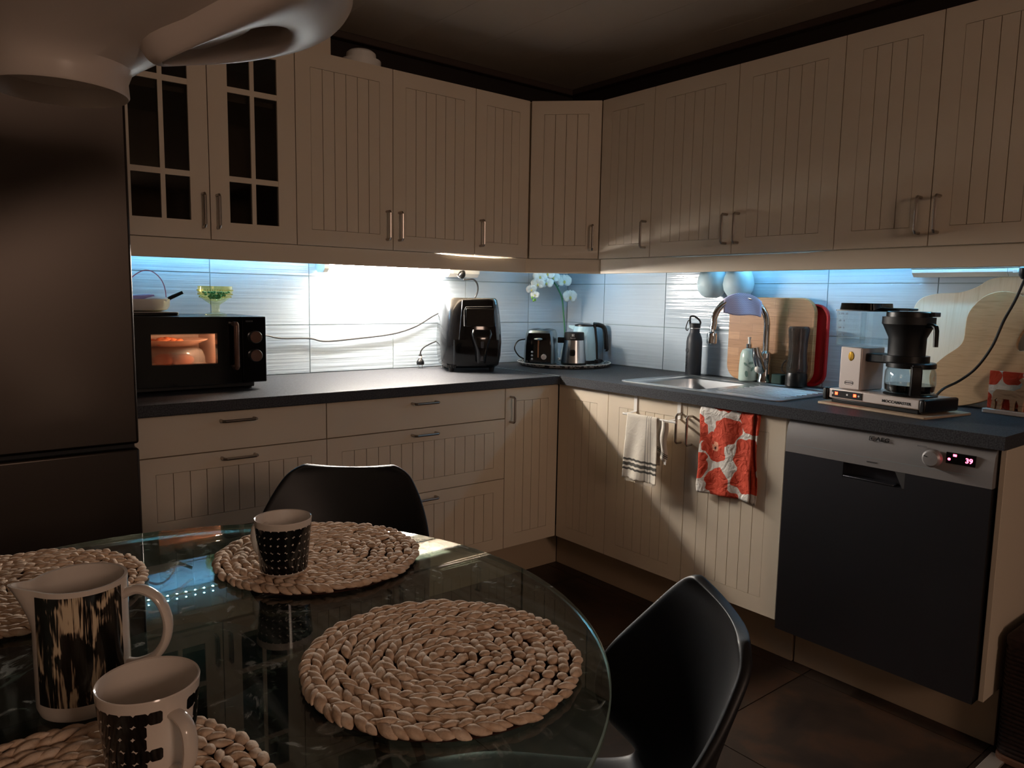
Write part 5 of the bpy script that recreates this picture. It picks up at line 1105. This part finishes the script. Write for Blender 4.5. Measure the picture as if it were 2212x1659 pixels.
MB(DX).loft([[(a1 + 0.0, 0.0005, 0.757), (a1 - 0.028, 0.0005, 0.757), (a1 - 0.006, 0.0005, 0.7125), (a1 + 0.0, 0.0005, 0.7125)], [(a1 - 0.0005, 0.033, 0.757), (a1 - 0.012, 0.033, 0.757), (a1 - 0.004, 0.033, 0.7125), (a1 - 0.0005, 0.033, 0.7125)]]).build('grip_cheek', M['alu'], t, smooth=False)
MB(DX).box((a0, 0.0, hz0 - 0.0), (a1 - 0.03, 0.033, hz0 + 0.006)).build('grip_lip', M['dwsteel'], t, bevel=0.002)
k = MB(DX @ T(0.444, -0.0003, 0.8150) @ RX90).lathe([(0.0245, 0.0), (0.024, 0.016), (0.019, 0.021), (0.0, 0.022)], 32, cap1=False).build('dial', M['dwpanel'], t)
MB(DX @ T(0.444, -0.0003, 0.8150) @ RX90).box((-0.018, 0.002, 0.0212), (-0.008, 0.004, 0.0226), Matrix.Rotation(math.radians(-12), 4, 'Z')).build('pointer', M['flaskprint'], k, smooth=False)
dsp = MB(DX).box((0.476, -0.0012, 0.808), (0.548, 0.004, 0.838)).build('display', M['blackgloss'], t, smooth=False)
text('digits', '39', 0.0185, DX @ T(0.5235, -0.0015, 0.8215) @ RX90, M['redtext'], dsp, 0.0003, bold=True)
MB(DX).box((0.4935, -0.0022, 0.8285), (0.502, -0.0013, 0.8345)).build('lamp_icon', M['redtext'], dsp, smooth=False)
MB(DX @ T(0.484, -0.0013, 0.8195) @ RX90).lathe([(0.0036, 0.0), (0.0036, 0.0008)], 12).build('lamp_icon', M['redtext'], dsp)
text('lettering', 'AEG', 0.0165, DX @ T(0.283, 0.0035, 0.8415) @ Matrix.Rotation(math.radians(73), 4, 'X'), M['flaskprint'], t, bold=True, sx=1.25)
X = DX @ T(0.271, 0.0035, 0.8415) @ Matrix.Rotation(math.radians(73), 4, 'X')
MB(X).box((-0.007, -0.0065, -0.0008), (0.007, -0.005, 0.001)).box((-0.007, 0.005, -0.0008), (0.007, 0.0065, 0.001)).box((-0.007, -0.005, -0.0008), (-0.0055, 0.005, 0.001)).prism(arc(0.001, 0, 0.004, 90, 270, 8), -0.0008, 0.001).build('emblem', M['flaskprint'], t, smooth=False)
text('lettering', 'INTENSIV', 0.006, DX @ T(0.400, -0.0006, 0.842) @ Matrix.Rotation(math.radians(80), 4, 'X'), M['greyprint'], t)
text('lettering', 'FAVORIT', 0.0062, DX @ T(0.262, -0.0006, 0.772) @ RX90, M['greyprint'], t, sx=1.3)

# ------------------------------------------------------------------ above the units
o = thing('upturned_bowl', 'small round white lid lying on top of the wall cabinets', 'lid', T(-1.386, -0.30, ZT))
MB(T(-1.386, -0.30, ZT + 0.0008)).lathe([(0.075, 0.0), (0.075, 0.035), (0.058, 0.040), (0.055, 0.062), (0.045, 0.070), (0.0, 0.072)], 36, cap1=False).build('dome', M['white'], o)
o = MB().box((-1.80, -0.36, ZT + 0.001), (-1.538, -0.001, ZC - 0.032)).build('duct_casing', M['cream'], bevel=0.002, origin=(-1.66, -0.2, ZT)); tag(o, 'cream boxed in duct between glazed cabinet top and ceiling', 'duct')

# ------------------------------------------------------------------ table
ZTT = 0.745; TCX, TCY, TR = -2.525, -1.9445, 0.5855
t = thing('dining_table', 'round glass topped dining table in the foreground', 'table', T(TCX, TCY, 0))
MB(T(TCX, TCY, 0)).use(M['tableglass']).lathe([(0.0, ZTT - 0.010), (TR - 0.002, ZTT - 0.010)], 128, cap0=False, cap1=False).use(M['glassedge']).lathe([(TR - 0.002, ZTT - 0.010), (TR, ZTT - 0.008), (TR, ZTT - 0.002), (TR - 0.002, ZTT)], 128, cap0=False, cap1=False).use(M['tableglass']).lathe([(TR - 0.002, ZTT), (0.0, ZTT)], 128, cap0=False, cap1=False).build('glass_top', None, t)
MB(T(TCX, TCY, 0)).lathe([(0.28, 0.0005), (0.28, 0.012), (0.10, 0.022), (0.05, 0.03), (0.05, 0.70), (0.12, 0.722), (0.12, 0.7345)], 40).build('pedestal', M['blackmatte'], t)

# woven place mats
def place_mat(cx, cy, rot, label):
    R = 0.186; o = thing('woven_place_mat', label, 'place mat', T(cx, cy, ZTT, rot), 'round woven water hyacinth place mats')
    B = T(cx, cy, ZTT + 0.0004, rot)
    MB(B).lathe([(0.0, 0.0), (R - 0.008, 0.0), (R - 0.005, 0.004), (0.0, 0.0045)], 48, cap0=False, cap1=False).build('backing', M['strawdark'], o)
    nr = 12; pitch = (R - 0.004) / nr; rnd = random.Random(int(abs(cx * 1000)) + rot)
    for k in range(nr):
        rc = 0.004 + pitch * (k + 0.5); n = max(5, int(2 * PI * rc / 0.0168)); mb = MB(B); sgn = 1 if k % 2 else -1
        for i in range(n):
            a = 2 * PI * (i + rnd.uniform(-0.16, 0.16)) / n + k * 0.7
            r = rc + rnd.uniform(-0.0026, 0.0026)
            L = min(0.0142, 2 * PI * rc / n * 0.84) * rnd.uniform(0.85, 1.25); W_ = pitch * 0.45 * rnd.uniform(0.82, 1.25); h = 0.0054 * rnd.uniform(0.8, 1.3)
            tilt = sgn * math.radians(22 + rnd.uniform(-12, 12))
            Rm = Matrix.Rotation(a + PI / 2 - tilt, 3, 'Z') @ Matrix.Rotation(rnd.uniform(-0.10, 0.10) + 0.20, 3, 'Y') @ Matrix.Rotation(rnd.uniform(-0.25, 0.25), 3, 'X')
            mb.leaf((r * math.cos(a), r * math.sin(a), 0.0080 + rnd.uniform(-0.0006, 0.0026)), L, W_, h, Rm, 8, 6)
        mb.build('braid_ring', M['straw'], o, angle=80)
    return o
place_mat(-2.216, -1.710, 10, 'round woven place mat at the far side under the dotted mug')
place_mat(-2.256, -2.186, 75, 'empty round woven place mat at the near right of the table')
place_mat(-2.673, -1.584, 140, 'round woven place mat at the far left, behind the pitcher')
place_mat(-2.706, -2.253, 200, 'round woven place mat at the near left under the front mug')

def mug(cx, cy, z, rot, label, gapdeg):
    X = T(cx, cy, z, rot); o = thing('mug', label, 'mug', X, 'dotted mugs')
    mm = dotmug('row_dot_print_%d' % int(gapdeg), 0.005, 0.083, 6, 23, 0.0, 0.46)
    MB(X).use(mm).lathe([(0.0, 0.0), (0.036, 0.0), (0.0395, 0.004), (0.0478, 0.093)], 56, cap0=False, cap1=False).use(M['ceramic']).lathe([(0.0478, 0.093), (0.0472, 0.0945), (0.0455, 0.0935), (0.0372, 0.006), (0.0, 0.005)], 56, cap0=False, cap1=False).build('cup', None, o)
    hp = smooth_path([(0.0415, 0, 0.074), (0.056, 0, 0.074), (0.068, 0, 0.066), (0.071, 0, 0.048), (0.066, 0, 0.028), (0.053, 0, 0.018), (0.0395, 0, 0.017)], 6)
    rg = []
    for i, p in enumerate(hp):
        tn = (hp[min(i + 1, len(hp) - 1)] - hp[max(i - 1, 0)]).normalized(); nn_ = Vector((tn.z, 0, -tn.x))
        rg.append([tuple(p + nn_ * 0.0038 * math.cos(q) + Vector((0, 1, 0)) * 0.0075 * math.sin(q)) for q in [2 * PI * j / 10 for j in range(10)]])
    MB(X).loft(rg).build('handle', M['ceramic'], o)
    return o
mug(-2.306, -1.768, ZTT + 0.0145, 112, 'white mug with black dot rows on the far place mat', 1)
mug(-2.622, -2.212, ZTT + 0.0145, -74, 'white mug with black dot rows, nearest, on the near left place mat', 2)
# pitcher
PX = T(-2.648, -2.012, ZTT + 0.0004)
o = thing('pitcher', 'large white pitcher with dark forest print and spout between the mugs', 'pitcher', PX)
n = 64; rings = []
def prof_r(z): return 0.0500 - 0.006 * max(0, (0.012 - z) / 0.012) ** 2 + 0.0 * z
spa = math.radians(178)
def pring(z, dr):
    r = []
    for i in range(n):
        a = 2 * PI * i / n; rr_ = prof_r(z) + dr
        da = (a - spa + PI) % (2 * PI) - PI; b = math.exp(-(da / 0.27) ** 2) * max(0, (z - 0.105) / 0.05) ** 1.5
        r.append((math.cos(a) * (rr_ + 0.020 * b), math.sin(a) * (rr_ + 0.020 * b), z + 0.006 * b))
    return r
zs = [0.0, 0.004, 0.012, 0.04, 0.08, 0.105, 0.12, 0.135, 0.148, 0.156]
R_out = [pring(z, -0.004 if z == 0 else 0) for z in zs]; R_in = [pring(z, -0.0035) for z in [0.1555, 0.135, 0.12, 0.105, 0.06, 0.008]]
MB(PX).use(M['forest']).loft(R_out, True, True, False).use(M['ceramic']).loft([R_out[-1]] + R_in, True, False, True).build('jug', None, o)
hx = Matrix.Rotation(math.radians(-32), 4, 'Z')
hp = smooth_path([(0.047, 0, 0.134), (0.066, 0, 0.140), (0.086, 0, 0.128), (0.096, 0, 0.103), (0.094, 0, 0.078), (0.082, 0, 0.058), (0.062, 0, 0.049), (0.047, 0, 0.050)], 6)
rg = []
for i, p in enumerate(hp):
    tn = (hp[min(i + 1, len(hp) - 1)] - hp[max(i - 1, 0)]).normalized(); nn_ = Vector((tn.z, 0, -tn.x))
    rg.append([tuple(p + nn_ * 0.0055 * math.cos(q) + Vector((0, 1, 0)) * 0.0085 * math.sin(q)) for q in [2 * PI * j / 12 for j in range(12)]])
MB(PX).loft(rg, X=hx).build('handle', M['ceramic'], o)

# ------------------------------------------------------------------ chairs
def chair(cx, cy, fx, fy, label):
    a = math.degrees(math.atan2(-fx, fy)); X = T(cx, cy, 0, a)        # local +Y = the way the sitter faces
    o = thing('shell_chair', label, 'chair', X, 'black shell chairs at the glass table')
    prof = [(0.225, 0.400, 0.195), (0.215, 0.417, 0.205), (0.17, 0.427, 0.220), (0.06, 0.422, 0.232), (-0.06, 0.412, 0.232), (-0.14, 0.414, 0.222), (-0.19, 0.434, 0.210), (-0.218, 0.485, 0.207), (-0.232, 0.56, 0.210), (-0.243, 0.62, 0.212), (-0.254, 0.68, 0.205), (-0.262, 0.73, 0.188), (-0.267, 0.77, 0.168), (-0.2695, 0.795, 0.150), (-0.2705, 0.810, 0.128), (-0.271, 0.817, 0.108)]
    P = smooth_path([(y, z, hw) for y, z, hw in prof], 2)
    def fn(u, v):
        i = min(int(round(v * (len(P) - 1))), len(P) - 1); y, z, hw = P[i]; s = (u - 0.5) * 2; x = s * hw
        back = min(1, max(0, (z - 0.42) / 0.10)); ss = s * s
        y += back * (0.030 + 0.095 * max(0, min(1, (0.80 - z) / 0.16)) ** 1.2 * min(1, (z - 0.45) / 0.12)) * ss * min(1, hw / 0.17); z += (1 - back) * 0.028 * ss * min(1, (0.26 - y) / 0.2)
        topf = max(0, (z - 0.78) / 0.037); z -= topf * 0.009 * (1 - min(1, abs(s)) ** 2)
        return (x, y, z)
    sh = MB(X).grid(fn, 16, len(P) - 1).build('shell', M['chair'], o, angle=80)
    md = sh.modifiers.new('thick', 'SOLIDIFY'); md.thickness = 0.016; md.offset = 0
    md = sh.modifiers.new('soft', 'SUBSURF'); md.levels = 1; md.render_levels = 2
    MB(X).box((-0.13, -0.12, 0.375), (0.13, 0.13, 0.392)).build('seat_frame', M['chairleg'], o, bevel=0.003)
    for sx in (-1, 1):
        for sy in (-1, 1):
            MB(X).tube([(sx * 0.12, sy * 0.11 + 0.0, 0.378), (sx * 0.205, sy * 0.205 + 0.0, 0.0005)], [0.016, 0.010], 12).build('leg', M['chairleg'], o)
    return o
chair(-2.115, -1.528, -0.605, -0.796, 'black shell chair tucked in at the far side of the table')
chair(-2.135, -2.236, -0.79, 0.613, 'black shell chair at the near right side of the table')

# ------------------------------------------------------------------ laundry basket at the right edge
BXm = T(-0.343, -2.52, 0)
o = thing('wicker_basket', 'dark brown wicker basket at the end of the kitchen run', 'basket', BXm)
MB(BXm).loft([[(p[0], p[1], z) for p in rrect(0.40, 0.37, 0.025, 6)] for z in (0.022, 0.33)], True, True, True).build('box', M['basket'], o, bevel=0.002)
MB(BXm).loft([[(p[0], p[1], z) for p in rrect(0.41, 0.38, 0.028, 6)] for z in (0.0005, 0.0215)]).build('base_rim', M['basketbase'], o, bevel=0.004)
MB(BXm).loft([[(p[0], p[1], z) for p in rrect(w_, w_ - 0.03, 0.03, 6)] for z, w_ in ((0.3303, 0.41), (0.350, 0.41), (0.372, 0.37))]).build('lid', M['basket'], o)
wv = MB(BXm)
for k in range(24):
    z = 0.030 + k * 0.0122; wv.tube([(p[0], p[1], z + 0.0012 * ((i + k) % 2)) for i, p in enumerate(rrect(0.402, 0.372, 0.027, 6))], 0.0042, 5, closed=True)
q = wv.build('weave', M['basket'], o); q['kind'] = 'stuff'

# ------------------------------------------------------------------ pendant lamp over the table
oc = Vector((-2.425, -1.974, 1.577))
aax = Vector((0.7996, -0.4291, 0.4201)); bax = Vector((0.4333, 0.8966, 0.0910)); nrm = Vector((0.4157, -0.1092, -0.9029))
o = thing('pendant_lamp', 'white sculptural pendant lamp with two openings hanging over the table', 'pendant lamp', Matrix.Translation((-2.50, -1.93, ZC)))
n = 72
def oval(ctrl, cen):
    P = smooth_path([(a, b, 0) for a, b in ctrl], 10, True); A = sorted((math.atan2(p.y - cen[1], p.x - cen[0]), math.hypot(p.x - cen[0], p.y - cen[1])) for p in P)
    A = [(A[-1][0] - 2 * PI, A[-1][1])] + A + [(A[0][0] + 2 * PI, A[0][1])]; out = []
    for k in range(n):
        t = -PI + 2 * PI * k / n
        for (a0, r0), (a1, r1) in zip(A, A[1:]):
            if a0 <= t <= a1: out.append((cen[0] + (r0 + (r1 - r0) * (t - a0) / max(a1 - a0, 1e-6)) * math.cos(t), cen[1] + (r0 + (r1 - r0) * (t - a0) / max(a1 - a0, 1e-6)) * math.sin(t))); break
    return out
oc_, hc2 = (0.02, 0.07), (-0.02, 0.055)
OUT = oval([(-0.127, -0.018), (-0.118, 0.0), (-0.089, 0.045), (-0.049, 0.113), (0.0, 0.178), (0.065, 0.232), (0.105, 0.238), (0.133, 0.206), (0.148, 0.146), (0.152, 0.078), (0.142, 0.006), (0.114, -0.045), (0.075, -0.066), (0.036, -0.066), (0.002, -0.062), (-0.054, -0.050), (-0.104, -0.038)], oc_)
HOL = oval([(-0.116, -0.022), (-0.110, -0.008), (-0.087, 0.030), (-0.045, 0.088), (0.004, 0.138), (0.033, 0.145), (0.050, 0.128), (0.053, 0.103), (0.046, 0.068), (0.029, 0.031), (0.006, 0.005), (-0.028, -0.020), (-0.063, -0.031), (-0.093, -0.030)], hc2)
def ringat(loop, cen, k, h): return [tuple(oc + aax * (cen[0] + (p[0] - cen[0]) * k) + bax * (cen[1] + (p[1] - cen[1]) * k) - nrm * h) for p in loop]
def mid(q, h): return [tuple(oc + aax * (a[0] + (b[0] - a[0]) * q) + bax * (a[1] + (b[1] - a[1]) * q) - nrm * h) for a, b in zip(OUT, HOL)]
rings = [ringat(OUT, oc_, k, h) for h, k in ((0.17, 0.02), (0.165, 0.3), (0.15, 0.55), (0.12, 0.78), (0.08, 0.93), (0.04, 1.0), (0.012, 1.012), (0.004, 1.008))]
rings += [mid(q, h) for q, h in ((0.0, 0.0), (0.03, -0.002), (0.12, -0.006), (0.28, -0.0095), (0.45, -0.0115), (0.65, -0.012), (0.82, -0.0105), (0.93, -0.007), (0.98, -0.003), (1.0, 0.003))]
rings += [ringat(HOL, hc2, k, h) for h, k in ((0.014, 1.02), (0.03, 1.10), (0.055, 1.15), (0.08, 1.05), (0.10, 0.75), (0.11, 0.05))]
ic = oc + aax * -0.02 + bax * 0.055
MB().loft(rings).build('shade', M['lampshade'], o)
bc = Vector((-2.618, -1.845, 1.484)); n = 64
def hc_(c, r): return [(c.x + r * math.cos(2 * PI * k / n), c.y + r * math.sin(2 * PI * k / n), c.z) for k in range(n)]
def off(dx, z): return bc + Vector((dx * 0.68, -dx * 0.73, z))
sn = [hc_(off(0, 0.030), 0.002), hc_(off(0, 0.030), 0.066), hc_(off(0, 0.024), 0.0735), hc_(off(0, 0.004), 0.0765), hc_(off(0, 0.0), 0.0785), hc_(off(0, 0.003), 0.0802), hc_(off(0, 0.02), 0.0790), hc_(off(0.003, 0.034), 0.0820), hc_(off(0.013, 0.045), 0.0900), hc_(off(0.030, 0.058), 0.1000), hc_(off(0.054, 0.078), 0.1290), hc_(off(0.080, 0.11), 0.168), hc_(off(0.100, 0.15), 0.190), hc_(off(0.115, 0.20), 0.180), hc_(off(0.122, 0.25), 0.135), hc_(off(0.127, 0.275), 0.07), hc_(off(0.13, 0.282), 0.01)]
MB().loft(sn).build('snout', M['lampshade'], o)
MB().tube([tuple(ic - nrm * 0.108), tuple(ic - nrm * 0.045)], 0.013, 14).build('lamp_holder', M['white'], o)
pk_ = ic + aax * -0.062 + bax * -0.003 - nrm * 0.010
MB().tube([tuple(pk_), tuple(pk_ + nrm * 0.014)], 0.003, 8).build('fixing_pin', M['chrome'], o)
top = Vector((-2.51, -1.92, 1.74))
MB().tube([tuple(top), (top.x, top.y, ZC - 0.03)], 0.003, 8).build('cord', M['white'], o)
MB(T(top.x, top.y, ZC - 0.035)).lathe([(0.02, 0.0), (0.05, 0.012), (0.055, 0.0345)], 28).build('ceiling_cup', M['lampshade'], o)
